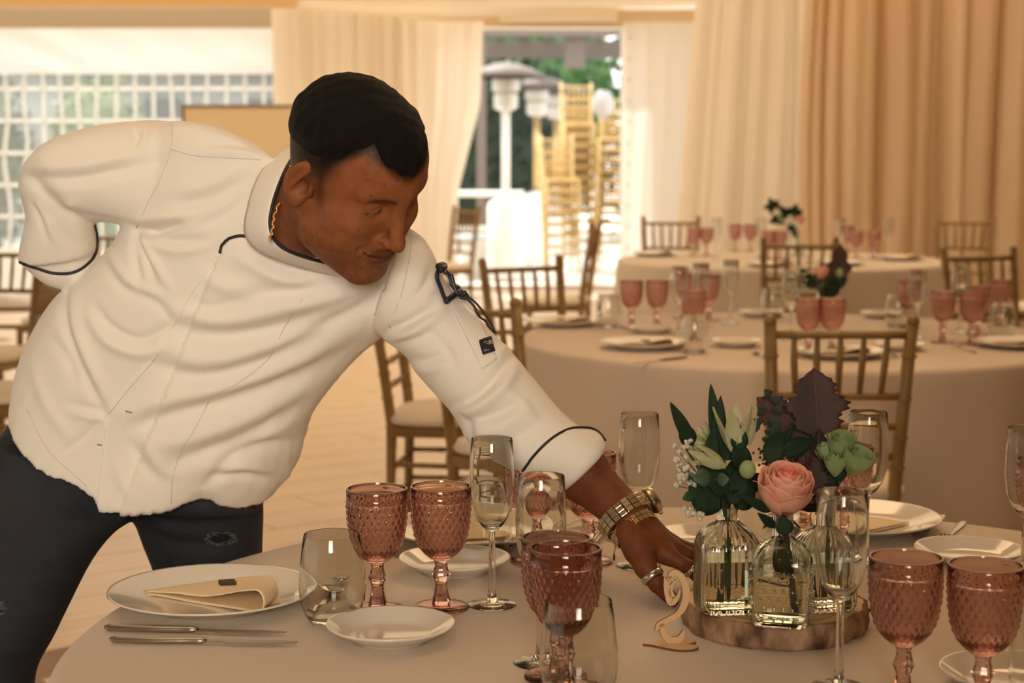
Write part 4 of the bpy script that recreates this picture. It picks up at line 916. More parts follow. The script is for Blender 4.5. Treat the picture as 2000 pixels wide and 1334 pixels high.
FOLDS = [  # (amplitude m, width px, points) ; ridges positive, creases negative
    # right sleeve and elbow
    (-.010, 13, [(60, 348), (140, 350), (220, 335), (330, 310)]), (.006, 14, [(70, 325), (160, 325), (260, 305)]), (-.009, 8, [(62, 350), (95, 385), (140, 418)]), (.007, 9, [(70, 362), (115, 398), (150, 400)]),
    (-.007, 8, [(140, 418), (200, 430), (255, 440)]), (-.007, 8, [(258, 250), (268, 270), (255, 290)]), (.006, 9, [(275, 245), (285, 265), (272, 290)]),
    (-.005, 6, [(60, 395), (80, 430), (90, 470)]), (.005, 7, [(75, 400), (95, 440), (110, 475)]), (-.004, 10, [(120, 440), (140, 470), (165, 480)]),
    # armpit radiating creases
    (-.014, 8, [(262, 448), (300, 452), (350, 440)]), (.008, 9, [(268, 430), (310, 425), (370, 420)]), (-.010, 7, [(262, 450), (275, 490), (300, 540)]), (.007, 8, [(275, 462), (295, 500), (330, 560)]),
    (-.007, 8, [(258, 455), (262, 500), (275, 560)]), (-.006, 9, [(265, 447), (330, 470), (400, 470)]), (.005, 10, [(270, 462), (340, 490), (410, 480)]),
    # left (his right) flank
    (-.009, 10, [(185, 600), (215, 640), (270, 665), (330, 640)]), (.008, 12, [(175, 620), (215, 670), (280, 690), (340, 670)]), (-.008, 10, [(130, 540), (125, 620), (150, 700), (205, 810)]), (.007, 12, [(145, 560), (148, 640), (180, 720), (215, 790)]),
    (-.006, 9, [(190, 490), (235, 560), (300, 590), (340, 630)]), (.006, 10, [(205, 480), (250, 545), (320, 580)]), (-.005, 10, [(100, 660), (130, 700), (150, 750)]), (-.006, 8, [(135, 790), (175, 800), (205, 810)]), (.005, 9, [(140, 805), (180, 815), (205, 820)]),
    (-.006, 9, [(205, 812), (170, 850), (120, 890)]), (.004, 12, [(60, 700), (90, 790), (140, 860)]),
    # front panel : long diagonal folds falling from the reaching shoulder
    (-.012, 17, [(330, 640), (430, 655), (540, 640), (620, 610)]), (.011, 19, [(345, 605), (440, 622), (540, 600), (620, 570)]), (-.012, 17, [(305, 715), (400, 735), (520, 700), (640, 640)]), (.010, 20, [(325, 690), (420, 700), (520, 672), (620, 625)]),
    (-.013, 18, [(265, 835), (340, 808), (450, 780), (580, 730), (700, 670)]), (.011, 20, [(245, 810), (330, 780), (450, 745), (560, 705), (680, 640)]), (-.011, 15, [(335, 905), (400, 880), (480, 850), (590, 780)]), (.010, 18, [(300, 870), (390, 845), (490, 805), (600, 745)]),
    (-.012, 13, [(400, 960), (440, 900), (490, 870), (560, 860), (600, 850)]), (.010, 13, [(420, 915), (470, 905), (520, 915)]), (-.009, 10, [(415, 935), (470, 925), (530, 930)]), (.008, 14, [(450, 880), (520, 840), (590, 800)]),
    (-.006, 14, [(480, 470), (560, 520), (640, 530)]), (.008, 16, [(470, 500), (560, 545), (660, 550)]), (-.009, 15, [(500, 570), (600, 560), (700, 520)]), (.008, 15, [(560, 600), (650, 575), (740, 530)]), (-.008, 13, [(600, 640), (680, 610), (760, 560)]),
    (.006, 16, [(400, 540), (450, 560), (500, 560)]), (-.006, 12, [(360, 590), (420, 600), (470, 585)]), (.005, 10, [(225, 900), (240, 940), (260, 980)]), (-.006, 12, [(250, 860), (275, 900), (310, 940)]), (.006, 12, [(280, 850), (310, 900), (340, 930)]),
    # chest above the overlap
    (-.007, 12, [(350, 400), (420, 385), (480, 350)]), (.006, 13, [(350, 375), (410, 360), (470, 325)]), (-.006, 10, [(390, 440), (440, 420), (480, 385)]), (.006, 12, [(380, 300), (440, 295), (520, 300)]), (-.006, 9, [(400, 280), (470, 285), (550, 300)]), (-.005, 8, [(495, 375), (510, 355), (525, 345)]), (.005, 8, [(500, 400), (520, 375), (535, 360)]),
    # left sleeve
    (-.011, 9, [(755, 650), (800, 628), (850, 600)]), (.009, 10, [(765, 662), (815, 645), (860, 615)]), (-.008, 9, [(750, 655), (790, 610), (830, 560), (845, 520)]), (.007, 10, [(765, 640), (800, 600), (850, 560)]), (-.006, 8, [(760, 668), (800, 665), (840, 650)]),
    (-.007, 10, [(790, 700), (830, 705), (880, 690)]), (.005, 10, [(800, 716), (840, 722), (885, 708)]), (-.012, 11, [(878, 795), (920, 780), (965, 740), (1000, 695)]), (.010, 12, [(890, 808), (935, 795), (980, 760), (1010, 710)]), (-.008, 10, [(885, 800), (910, 830), (925, 870)]),
    (.008, 11, [(965, 690), (990, 680), (1008, 690)]), (-.008, 10, [(910, 825), (960, 812), (1010, 790)]), (.006, 12, [(920, 850), (980, 835), (1030, 800)]), (-.006, 11, [(950, 880), (1010, 855), (1060, 820)]), (.005, 11, [(985, 760), (1020, 790), (1050, 830)]), (-.005, 9, [(830, 640), (870, 680), (890, 720)]),
    (.006, 12, [(730, 520), (770, 490), (800, 465)]), (-.006, 10, [(705, 560), (690, 530), (660, 525)]), (-.007, 9, [(650, 540), (680, 560), (700, 548)]),
]
V = folds(V, N, FOLDS)
# hem line of the jacket: lower corners of the overlap and the flank panel
p, z_ = proj(V); HEM = np.array([(20, 742), (50, 850), (90, 905), (135, 940), (180, 972), (187, 976), (191, 1004), (260, 1001), (325, 993), (355, 979), (390, 965), (410, 969), (430, 982), (470, 986), (508, 978), (560, 935)], float)
bins = np.arange(20, 570, 6); cur = np.array([p[(abs(p[:, 0]-x_) < 5) & (p[:, 1] > 700), 1].max() if ((abs(p[:, 0]-x_) < 5) & (p[:, 1] > 700)).any() else np.nan for x_ in bins])
ok_ = ~np.isnan(cur); dl_ = np.where(ok_, np.interp(bins, HEM[:, 0], HEM[:, 1])-np.where(ok_, cur, 0), 0); dl_ *= np.clip((bins-95)/50, 0, 1); dl_ = np.clip(dl_, -60, 60)
cu_ = np.interp(p[:, 0], bins[ok_], cur[ok_]); wt_ = np.clip(1-(cu_-p[:, 1])/110, 0, 1)**1.5*(p[:, 1] > 700)*(p[:, 0] < 560)
V = V-np.outer(np.interp(p[:, 0], bins, dl_)*wt_*z_/FPX, np.array(UP))
# overlap edge of the front panel: everything to its right stands 3.5 mm proud; turned-back cuff likewise
FLAP = cr([(430, 494), (405, 530), (372, 575), (345, 628), (318, 655), (300, 700), (262, 745), (225, 790), (208, 815), (203, 860), (196, 930), (187, 1002)], 5)
p, z_ = proj(V); face = -(N@np.array(FW)) > .05
d_, s_, t_ = seg_dist(p, [tuple(q) for q in FLAP]); right = (s_ < 0) & (p[:, 1] > 455) & face
st = np.zeros(len(V)); st[right] = np.clip(d_[right]/5, 0, 1)
TOPE = cr([(430, 494), (438, 476), (455, 464), (482, 462), (530, 478), (580, 495), (640, 512), (700, 540)], 4)
d2, s2, t2 = seg_dist(p, [tuple(q) for q in TOPE]); st[right & (s2 < 0)] = 0; st[right] *= np.clip(d2[right]/5, 0, 1)
st *= np.clip((900-p[:, 0])/300, 0, 1); V = V+N*(st*.0075)[:, None]
CUFL = cr([(1022, 920), (1045, 888), (1075, 858), (1112, 838), (1150, 836), (1178, 856), (1185, 878)], 4)
d3, s3, t3 = seg_dist(p, [tuple(q) for q in CUFL]); cu = (p[:, 0] > 1000) & (s3 > 0) & (p[:, 1] > 820); V[cu] += N[cu]*(np.clip(d3[cu]/4, 0, 1)*.0045)[:, None]
me.vertices.foreach_set('co', V.ravel()); me.polygons.foreach_set('use_smooth', [True]*len(me.polygons)); me.materials.clear(); me.materials.append(M['jacket']); me.update()
jk = bpy.data.objects.new('chef_jacket', me); link(jk); adopt(jk); recalc(jk)
bvh_j = BVHTree.FromPolygons([tuple(v) for v in V], [tuple(F[a:a+c]) for a, c in zip(np.concatenate([[0], np.cumsum(tot)[:-1]]), tot)])
bvh_b = BVHTree.FromPolygons(HVw.tolist(), HF.tolist())
def hit(px, py, bvh=None, off=.001):
    d = (P(px, py, 3)-CAM).normalized(); h = (bvh or bvh_j).ray_cast(CAM, d)
    if h[0] is None: return None
    n = h[1] if h[1].dot(d) < 0 else -h[1]
    return h[0]+n*off, n
def trace(name, pts, r, m, off=.001, sub=5, bvh=None, parent=None, n=6, taper=False):
    P3 = []
    for q in (cr(pts, sub) if len(pts) > 2 else pts):
        h = hit(q[0], q[1], bvh, off)
        if h: P3.append(h[0])
    if len(P3) < 2: return None
    P3s = [P3[0]]+[(P3[i-1]+P3[i]*2+P3[i+1])/4 for i in range(1, len(P3)-1)]+[P3[-1]]
    o = MB().tube(P3s, r, n).build(name, m); return adopt(o, parent or man)
trace('edge_piping', [(430, 494), (405, 530), (372, 575), (345, 628), (318, 655), (300, 700), (262, 745), (225, 790), (208, 815), (203, 860), (196, 930), (189, 990)], .0019, M['white'], .0012, 8)
trace('collar_piping', [(431, 495), (434, 480), (444, 469), (460, 463), (484, 463), (530, 479), (580, 496)], .0024, M['black'], .0012, 8)
trace('cuff_piping', [(1022, 919), (1045, 889), (1075, 860), (1112, 839), (1150, 837), (1172, 848), (1181, 862)], .0020, M['black'], .0012, 8)
trace('cuff_piping', [(40, 512), (70, 522), (105, 533), (145, 531), (175, 512), (187, 488), (188, 460), (184, 440)], .0022, M['black'], .0012, 8)
SEAM = mat('seam', (.66, .59, .50), .9)
for pts in ([(336, 243), (334, 290), (315, 345), (290, 395), (266, 446)], [(335, 292), (380, 304), (440, 308), (510, 312)], [(803, 460), (800, 500), (785, 570), (760, 640)],
            [(590, 585), (555, 640), (525, 700), (470, 745), (412, 775)], [(412, 775), (385, 830), (355, 880), (338, 930), (334, 985)], [(52, 800), (95, 880), (170, 950)]):
    trace('seam', pts, .0007, SEAM, -.0001, 8)
for (a, b_) in (((245, 803), (258, 806)), ((190, 868), (200, 870))): trace('buttonhole', [a, b_], .0012, mat('buttonhole', (.30, .24, .2), .9), 0, 1)
# collar stand
def band(name, inner, outer, m, t=.003):
    I = [Vector(q) for q in cr(inner, 6)]; O = [Vector(q) for q in cr(outer, 6)]; n = min(len(I), len(O))
    o = MB().grid(n, 7, lambda u, v: tuple(I[round(u*(n-1))].lerp(O[round(u*(n-1))], v)+Vector(-FW)*(.006*math.sin(PI*v)))).build(name, m)
    md = o.modifiers.new('t', 'SOLIDIFY'); md.thickness = t; md.offset = 0; return adopt(o)
cin = [tuple(P(590, 288, 2.46)), tuple(P(566, 318, 2.395)), tuple(P(548, 355, 2.36)), tuple(P(533, 400, 2.345)), tuple(P(528, 440, 2.345)), tuple(P(541, 474, 2.35)), tuple(P(578, 496, 2.36)), tuple(P(650, 516, 2.39)), tuple(P(705, 520, 2.44))]
cout = [tuple(P(560, 290, 2.50)), tuple(P(520, 322, 2.43)), tuple(P(497, 362, 2.405)), tuple(P(484, 405, 2.395)), tuple(P(478, 452, 2.39)), tuple(P(500, 486, 2.395)), tuple(P(560, 512, 2.40)), tuple(P(645, 535, 2.43)), tuple(P(715, 545, 2.48))]
band('collar', cin, cout, M['jacket'])
o = MB().tube([Vector(q)-FW*.003 for q in cr(cin, 6)], .0024, 8).build('collar_piping', M['black']); adopt(o)
# gold rope chain on the neck
ch = MB(); cpts = cr([tuple(P(545, 398, 2.345)), tuple(P(536, 425, 2.33)), tuple(P(533, 450, 2.325)), tuple(P(526, 471, 2.325))], 12)
for i, q in enumerate(cpts):
    a = i*.9; ch.sphere((q[0]+.0012*math.cos(a), q[1], q[2]+.0012*math.sin(a)), (.0022, .0022, .0017), 7, 5)
adopt(ch.build('neck_chain', M['gold']))
# sleeve pocket
pk = [(870, 578), (912, 562), (965, 640), (982, 690), (968, 722), (944, 727), (908, 655)]
def patch(name, quad, m, nu=14, nv=18, off=.003, thick=.0015):
    A, B, C, D = [np.array(q, float) for q in quad]
    def f(u, v):
        q = (A*(1-u)+B*u)*(1-v)+(D*(1-u)+C*u)*v; h = hit(q[0], q[1], None, off)
        return tuple(h[0]) if h else tuple(P(q[0], q[1], 2.44))
    o = MB().grid(nu, nv, f).build(name, m); sm = o.modifiers.new('s', 'SMOOTH'); sm.iterations = 4
    md = o.modifiers.new('t', 'SOLIDIFY'); md.thickness = thick; md.offset = 0; return adopt(o)
patch('sleeve_pocket', ((870, 580), (906, 566), (972, 704), (943, 726)), M['jacket'])
lb = patch('sleeve_label', ((931, 668), (956, 660), (969, 691), (942, 700)), mat('black_label', (.012, .010, .012), .7), 6, 6, .0062, .0008)
# white script on the label
def text_obj(s, size, px, py, off, ux, uy, m, parent, font_shear=.3):
    cu = bpy.data.curves.new('lettering', 'FONT'); cu.body = s; cu.size = size; cu.align_x = 'CENTER'; cu.align_y = 'CENTER'; cu.shear = font_shear; cu.extrude = .0002
    t = bpy.data.objects.new('lettering', cu); link(t); h = hit(px, py, None, off)
    c = h[0]; X = (P(*ux, 2.4)-P(px, py, 2.4)).normalized(); n = -FW.copy(); X = (X-n*X.dot(n)).normalized(); Y = n.cross(X)
    mw = Matrix((X, Y, n)).transposed().to_4x4(); mw.translation = c
    dg = bpy.context.evaluated_depsgraph_get(); me_ = bpy.data.meshes.new_from_object(t.evaluated_get(dg)); bpy.data.objects.remove(t); me_.transform(mw); me_.materials.clear(); me_.materials.append(m)
    o = bpy.data.objects.new('lettering', me_); link(o); return adopt(o, parent)
LET = mat('pale_thread', (.55, .48, .40), .8)
text_obj('Gillis', .0085, 951, 677, .0078, (970, 671), None, LET, man, .4); text_obj('fabric', .0036, 949, 690, .0078, (970, 684), None, LET, man, .2)
# ------------------------------------------------------------------ jeans and shoes
pel = [((36, 800), (500, 935), 2.70, .12, (0, 0)), ((10, 850), (508, 975), 2.70, .125, (0, 10)), ((0, 900), (511, 1000), 2.70, .12, (0, 12)), ((60, 945), (430, 1004), 2.70, .10, (0, 10))]
lr = [((2, 850), (300, 960), 2.68, .125, (0, 0)), ((-22, 910), (262, 1014), 2.66, .12, (0, 0)), ((-50, 980), (222, 1040), 2.63, .115, (0, 0)), ((-75, 1070), (176, 1096), 2.60, .11, (0, 0)), ((-92, 1160), (134, 1176), 2.57, .105, (0, 0)),
      ((-100, 1240), (98, 1250), 2.54, .10, (0, 0)), ((-110, 1330), (62, 1320), 2.52, .095, (0, 0)), ((-112, 1420), (60, 1420), 2.50, .09, (0, 0)), ((-90, 1700), (40, 1700), 2.52, .075, (0, 0)), ((-70, 2030), (45, 2030), 2.56, .07, (0, 0))]
ll = [((235, 930), (512, 960), 2.74, .11, (0, 0)), ((264, 1010), (513, 1010), 2.75, .105, (0, 0)), ((284, 1065), (511, 1065), 2.76, .10, (0, 0)), ((306, 1125), (510, 1125), 2.77, .098, (0, 0)), ((325, 1250), (508, 1250), 2.78, .095, (0, 0)), ((345, 1450), (490, 1450), 2.80, .08, (0, 0)), ((360, 1840), (475, 1840), 2.85, .07, (0, 0))]
V, N, F, tot, me = voxel([rings_mesh(pel, 36), rings_mesh(lr, 32), rings_mesh(ll, 32)], .008, 6)
V = folds(V, N, [(-.006, 10, [(262, 1010), (200, 1000), (140, 985)]), (.005, 10, [(240, 1030), (180, 1025), (110, 1020)]), (-.005, 9, [(150, 1120), (100, 1110), (40, 1120)]), (.006, 12, [(275, 1010), (330, 1035), (400, 1040)]), (-.006, 10, [(280, 1030), (340, 1060), (420, 1065)]), (-.004, 8, [(420, 1000), (470, 1010), (510, 1012)]),
    (-.006, 9, [(60, 1300), (20, 1290), (-30, 1300)]), (.006, 10, [(75, 1280), (30, 1275), (-20, 1280)]), (-.005, 10, [(20, 1330), (40, 1325), (60, 1320)])])
me.vertices.foreach_set('co', V.ravel()); me.polygons.foreach_set('use_smooth', [True]*len(me.polygons)); me.materials.clear(); me.materials.append(M['jeans']); me.update()
jn = bpy.data.objects.new('jeans', me); link(jn); adopt(jn); recalc(jn)
bvh_n = BVHTree.FromPolygons([tuple(v) for v in V], [tuple(F[a:a+c]) for a, c in zip(np.concatenate([[0], np.cumsum(tot)[:-1]]), tot)])
RIPD = mat('rip_dark', (.004, .004, .005), .9); FRAY = mat('frayed_thread', (.13, .14, .14), .9)
def rip(cx, cy, w_, h_, seed):
    r = random.Random(seed); ctr = hit(cx, cy, bvh_n, .0012)
    vs = [tuple(ctr[0])]; n = 22
    for i in range(n):
        a = 2*PI*i/n; k_ = r.uniform(.7, 1.15); q = hit(cx+w_*k_*math.cos(a), cy+h_*k_*math.sin(a), bvh_n, .0012); vs.append(tuple((q or ctr)[0]))
    rp = adopt(MB().add(vs, [(0, 1+i, 1+(i+1) % n) for i in range(n)]).build('jeans_rip', RIPD))
    b = MB()
    for i in range(90):
        a = r.uniform(0, 2*PI); k_ = r.uniform(.9, 1.15); x, y = cx+w_*k_*math.cos(a), cy+h_*k_*math.sin(a)
        q0 = hit(x, y, bvh_n, .0015); q1 = hit(x+r.uniform(-9, 9), y+r.uniform(-4, 4), bvh_n, .003)
        if q0 and q1: b.tube([q0[0], q1[0]], .0005, 4)
    f_ = adopt(b.build('frayed_edge', FRAY)); f_['kind'] = 'stuff'
rip(432, 1051, 25, 11, 1); rip(-2, 1190, 8, 12, 2)
for (px_, D_) in ((0, 2.52), (418, 2.83)):
    q = P(px_, 2000, D_); x, y = q.x, q.y
    def sh(u, v, x=x, y=y):
        L = .15*(2*v-1); w_ = .048*math.sqrt(max(0, 1-(2*v-1)**4)); a = 2*PI*u; hgt = .045+.03*(1-v)
        return (x+.01+w_*math.cos(a), y-.03-L*1.0, max(.004, hgt+hgt*math.sin(a)*.98))
    adopt(MB().grid(20, 20, sh).build('shoe', M['black']))
# ------------------------------------------------------------------ watch, bracelet, rings
ax_w = (hp(1250, 1040, 2.362)-hp(1190, 965, 2.395)); ax_w = Vector(ax_w).normalized()
xv = Vector(hp(1290, 990, 2.38)-hp(1226, 1008, 2.38)); xv = (xv-ax_w*xv.dot(ax_w)).normalized(); yv = ax_w.cross(xv)
def bandlinks(name, c, rx_, ry_, w_, n, t, m, case=None, sub=2):
    r = empty(name, (0, 0, 0)); adopt(r); 
    for i in range(n):
        a = 2*PI*i/n; d = xv*math.cos(a)*rx_+yv*math.sin(a)*ry_; tg = (-xv*math.sin(a)*rx_+yv*math.cos(a)*ry_); L = tg.length*2*PI/n; tg.normalize(); nn = tg.cross(ax_w).normalized()
        if case is not None and abs(((a-case+PI) % (2*PI))-PI) < .48: continue
        b = MB()
        for k_ in range(sub):
            cc = (k_-(sub-1)/2)*w_/sub; b.obox(c+d+ax_w*cc, ax_w*(w_/sub*.46), tg*(L*.455), nn*t*(1.0 if k_ != sub//2 or sub < 3 else 1.2))
        o = b.build('link', m[i % len(m)], None, smooth=False); o.parent = r; bev = o.modifiers.new('b', 'BEVEL'); bev.width = .0006; bev.segments = 2
    return r
WM = mat('watch_steel', (.66, .60, .46), .22, 1); WD = mat('watch_gold', (.72, .50, .22), .25, 1)
wc = Vector(hp(1222, 1010, 2.375))
wt = bandlinks('wristwatch', wc, .0385, .0340, .021, 22, .0022, [WM], case=-.12, sub=3)
cd = (xv*math.cos(-.12)*.0415+yv*math.sin(-.12)*.036); cn = cd.normalized(); tg = ax_w.cross(cn)
def disc(c, n_, r_, h_, seg=32):
    a1 = ax_w; b1 = n_.cross(a1).normalized(); prof = [(r_*.9, 0), (r_, h_*.2), (r_, h_*.75), (r_*.93, h_), (r_*.82, h_)]
    b = MB(); vs = []; 
    for rr_, hh in prof:
        for k_ in range(seg): a = 2*PI*k_/seg; vs.append(c+a1*rr_*math.cos(a)+b1*rr_*math.sin(a)+n_*hh)
    fs = [(i*seg+k_, i*seg+(k_+1) % seg, (i+1)*seg+(k_+1) % seg, (i+1)*seg+k_) for i in range(len(prof)-1) for k_ in range(seg)]
    return b.add(vs, fs+[tuple((len(prof)-1)*seg+k_ for k_ in range(seg)), tuple(range(seg))[::-1]])
o = disc(wc+cd-cn*.003, cn, .0195, .011).build('watch_case', WM, None, angle=30); o.parent = wt
o = disc(wc+cd+cn*.0081, cn, .0155, .0004).build('watch_dial', mat('watch_dial', (.05, .05, .06), .2), None); o.parent = wt
o = MB().tube([wc+cd+ax_w*0+tg*.0+cn*.002+ax_w*.019, wc+cd+cn*.002+ax_w*.024], .0026, 10).build('watch_crown', WM, None); o.parent = wt
bc = Vector(hp(1238, 1033, 2.365))
br = bandlinks('bracelet', bc, .0330, .0292, .015, 26, .0014, [WM, WM, WD, WM], sub=2)
o = MB().tube([bc-xv*.031-Vector((0, 0, .006)), bc-xv*.033-Vector((0, 0, .016))], .0006, 6).sphere(tuple(bc-xv*.033-Vector((0, 0, .020))), (.0017, .0017, .005), 8, 8).build('pendant', mat('dark_pendant', (.05, .02, .015), .3), None); o.parent = br
def ring(c, d, r_, w_):
    d = Vector(d).normalized(); x_ = d.cross(Vector((0, 0, 1))).normalized(); y_ = d.cross(x_); vs = []; pr = [(r_, -w_), (r_+.0022, -w_*.6), (r_+.0026, 0), (r_+.0022, w_*.6), (r_, w_), (r_-.001, 0)]
    n = 32; fs = []
    for rr_, hh in pr:
        for k_ in range(n): a = 2*PI*k_/n; vs.append(Vector(c)+x_*rr_*math.cos(a)+y_*rr_*math.sin(a)+d*hh)
    m_ = len(pr)
    for i in range(m_):
        for k_ in range(n): fs.append((i*n+k_, i*n+(k_+1) % n, ((i+1) % m_)*n+(k_+1) % n, ((i+1) % m_)*n+k_))
    return adopt(MB().add(vs, fs).build('ring', mat('silver', (.62, .60, .55), .25, 1)))
ring(hp(1274, 1126, 2.314), hp(1284, 1140, 2.310)-hp(1262, 1108, 2.318), .0138, .0052); ring(hp(1350, 1112, 2.335), hp(1378, 1140, 2.335)-hp(1345, 1108, 2.335), .0098, .0045)
# ------------------------------------------------------------------ eyeglasses hung in the sleeve pocket (a thing of their own)
gl = empty('eyeglasses', tuple(P(885, 570, 2.42)), label='dark blue folded eyeglasses tucked in the sleeve pocket, with cord', cat='eyeglasses')
BL = mat('navy_plastic', (.015, .022, .05), .35)
def gtube(name, pts, r, m, flat=1.0, off=.010, D=None):
    P3 = []
    for q in cr(pts, 6):
        h = hit(q[0], q[1], None, off)
        P3.append(h[0] if h and abs((h[0]-CAM).dot(FW)-2.42) < .12 else P(q[0], q[1], 2.425))
    for _ in range(3): P3 = [P3[0]]+[(P3[i-1]+P3[i]*2+P3[i+1])/4 for i in range(1, len(P3)-1)]+[P3[-1]]
    return adopt(MB().tube(P3, r, 8).build(name, m), gl)
def gfix(o): return o
gtube('temple', [(849, 525), (846, 545), (852, 570), (866, 597)], .0030, BL); gtube('temple', [(852, 530), (866, 545), (880, 562), (892, 580)], .0033, BL)
gtube('temple', [(856, 532), (872, 535), (882, 555), (890, 575)], .0016, BL); gtube('temple', [(881, 536), (886, 555), (893, 575)], .0030, BL, off=.012)
gtube('hinge', [(846, 528), (852, 524), (860, 527)], .0050, M['black'])
gtube('glasses_frame', [(864, 597), (880, 585), (898, 577), (912, 572)], .0042, M['black'], off=.012)
gtube('cord', [(905, 573), (930, 592), (955, 625), (966, 648), (960, 657), (948, 645), (934, 615), (925, 596), (905, 578)], .0016, M['black'], off=.008)
gtube('cord', [(892, 576), (902, 570), (912, 576), (908, 582), (898, 580)], .0026, M['black'], off=.014)
# ------------------------------------------------------------------ centrepiece of the near table
M.update(dict(
    slice=mat('sawn_wood', (.78, .55, .31), .7, var=(18, (.66, .44, .23))),
    bark=mat('birch_bark', (.52, .33, .20), .9, bump=(70, 1, .004), var=(34, (.10, .045, .028), (1, 1, .6))),
    ply=mat('laser_cut_ply', (.72, .47, .25), .7), plyedge=mat('burnt_ply_edge', (.16, .07, .03), .8),
    leaf=mat('dark_leaf', (.013, .036, .012), .65, spec=.25, var=(30, (.007, .020, .009))), leaf2=mat('mid_leaf', (.035, .075, .03), .5),
    stem=mat('green_stem', (.035, .07, .030), .6), darkstem=mat('dark_stem', (.03, .018, .014), .6),
    oak=mat('bronze_oak_leaf', (.075, .026, .018), .65, var=(28, (.035, .022, .018))),
    petal=mat('rose_petal', (.84, .42, .31), .6, sss=.1), petal2=mat('rose_heart_petal', (.82, .27, .19), .6),
    lily=mat('lily_petal', (.60, .56, .38), .6, var=(40, (.42, .44, .22), (1, 1, .3))), bud=mat('green_bud', (.34, .42, .20), .6, var=(30, (.24, .33, .13))),
    gyp=mat('gypsophila', (.66, .62, .52), .7), berry=mat('dark_berry', (.10, .04, .035), .5), eu=mat('eucalyptus_leaf', (.028, .055, .034), .6)))
SL = on(1512, 1222); SZ = .75+.0315
def wobble(a, k=1): return 1+.018*math.sin(3*a+.5)*k+.012*math.sin(5*a+1.2)*k+.008*math.sin(11*a)*k
sl = empty('wood_slice', (SL.x, SL.y, .75), label='round birch slice with bark under the three glass bottles', cat='wood slice')
MB().lathe([(.0005, .0005), (.1105, .0005), (.1118, .0313), (.0005, .0316)], 96, fn=lambda i, r, a, z: r*wobble(a)).build('slice_core', M['slice'], sl, angle=30)
rr_ = random.Random(3)
MB().lathe([(.1125, 0), (.1165, .002), (.118, .010), (.1178, .022), (.1165, .0300), (.1128, .0322), (.1110, .0310), (.1110, 0)], 160, closed=True, fn=lambda i, r, a, z: r*wobble(a)+.0022*math.sin(a*23+i*2.1)*math.sin(a*7+i)+(rr_.uniform(-.0006, .0006))).build('bark', M['bark'], sl)
for k_ in range(5): MB().lathe([(.018*(k_+1)+.004, .0315), (.018*(k_+1)+.0046, .0319), (.018*(k_+1)+.0052, .0315)], 64, closed=True, fn=lambda i, r, a, z: r*wobble(a, 1.2)).build('growth_ring', M['bark'] if k_ == 4 else M['ply'], sl)
a_ = math.radians(4); MB().tube([(.112, 0, .018), (.126, .004, .020), (.136, .002, .017)], [.003, .0022, .001], 6).build('twig', M['bark'], sl)
def bottle(px, py, kind, rz, label, zb=SZ, s=1.0):
    c = on(px, py, zb); root = empty('glass_bottle', (c.x, c.y, zb+.0006), rz, label, 'bottle', 'glass bottles of the centrepiece', s)
    out = [(.030, 0), (.0345, .001), (.0365, .004), (.0372, .012), (.0372, .070), (.0365, .080), (.0335, .090), (.0285, .098), (.0220, .1045), (.0160, .1085), (.0132, .112), (.0128, .140), (.0128, .1455), (.0158, .1468), (.0160, .1505), (.0150, .1515)]
    inn = [(.0108, .1515), (.0104, .1455), (.0104, .112), (.0132, .1065), (.0190, .1022), (.0255, .0958), (.0305, .0885), (.0333, .080), (.0338, .070), (.0338, .014), (.0325, .008), (.0290, .0062)]
    if kind == 'ribbed': fn = lambda i, r, a, z: r+(.0011*(abs(math.cos(a*14))-.5) if 2 < i < 11 else 0)
    else: fn = None
    b_ = thin(out, inn, 112, sq=5, fn=fn); b_.build('bottle_glass', M['bottle'], root, angle=32)
    wp = [(.0285, .0068), (.0320, .0086), (.0334, .0145), (.0334, .0660)]
    MB().lathe([(.0004, .0066)]+wp+[(.0004, .0660)], 64, sq=5).build('water', M['water'], root, angle=30)
    if kind == 'dotted':
        db = MB()
        for face in range(4):
            fa = face*PI/2
            for j in range(6):
                for i in range(5):
                    u = (i-2)*.0115+(.0055 if j % 2 else 0); z = .014+j*.0115
                    if abs(u) > .026: continue
                    x, y = .0380, u; db.sphere((x*math.cos(fa)-y*math.sin(fa), x*math.sin(fa)+y*math.cos(fa), z), .0021, 8, 6)
        for j in range(3):
            for i in range(16-3*j):
                a = 2*PI*i/(16-3*j)+j*.2; r = (.0345, .0300, .0235)[j]; z = (.0885, .0975, .1040)[j]
                q = (abs(math.cos(a))**5+abs(math.sin(a))**5)**(-1/5); q = 1+(q-1)*min(1, max(0, (r-.016)/.012)); db.sphere((r*q*math.cos(a), r*q*math.sin(a), z), .0016, 6, 5)
        o = db.build('raised_dots', M['bottle'], root); o['kind'] = 'stuff'
    return root, Vector((c.x, c.y, zb))
b1, B1 = bottle(1419, 1190, 'ribbed', .12, 'ribbed glass bottle holding lilies, left on the slice', s=1.02)
b2, B2 = bottle(1526, 1216, 'dotted', -.25, 'dotted glass bottle holding the pink rose', s=.96)
b3, B3 = bottle(1607, 1186, 'ribbed', .3, 'ribbed glass bottle holding buds, right on the slice', s=.94)
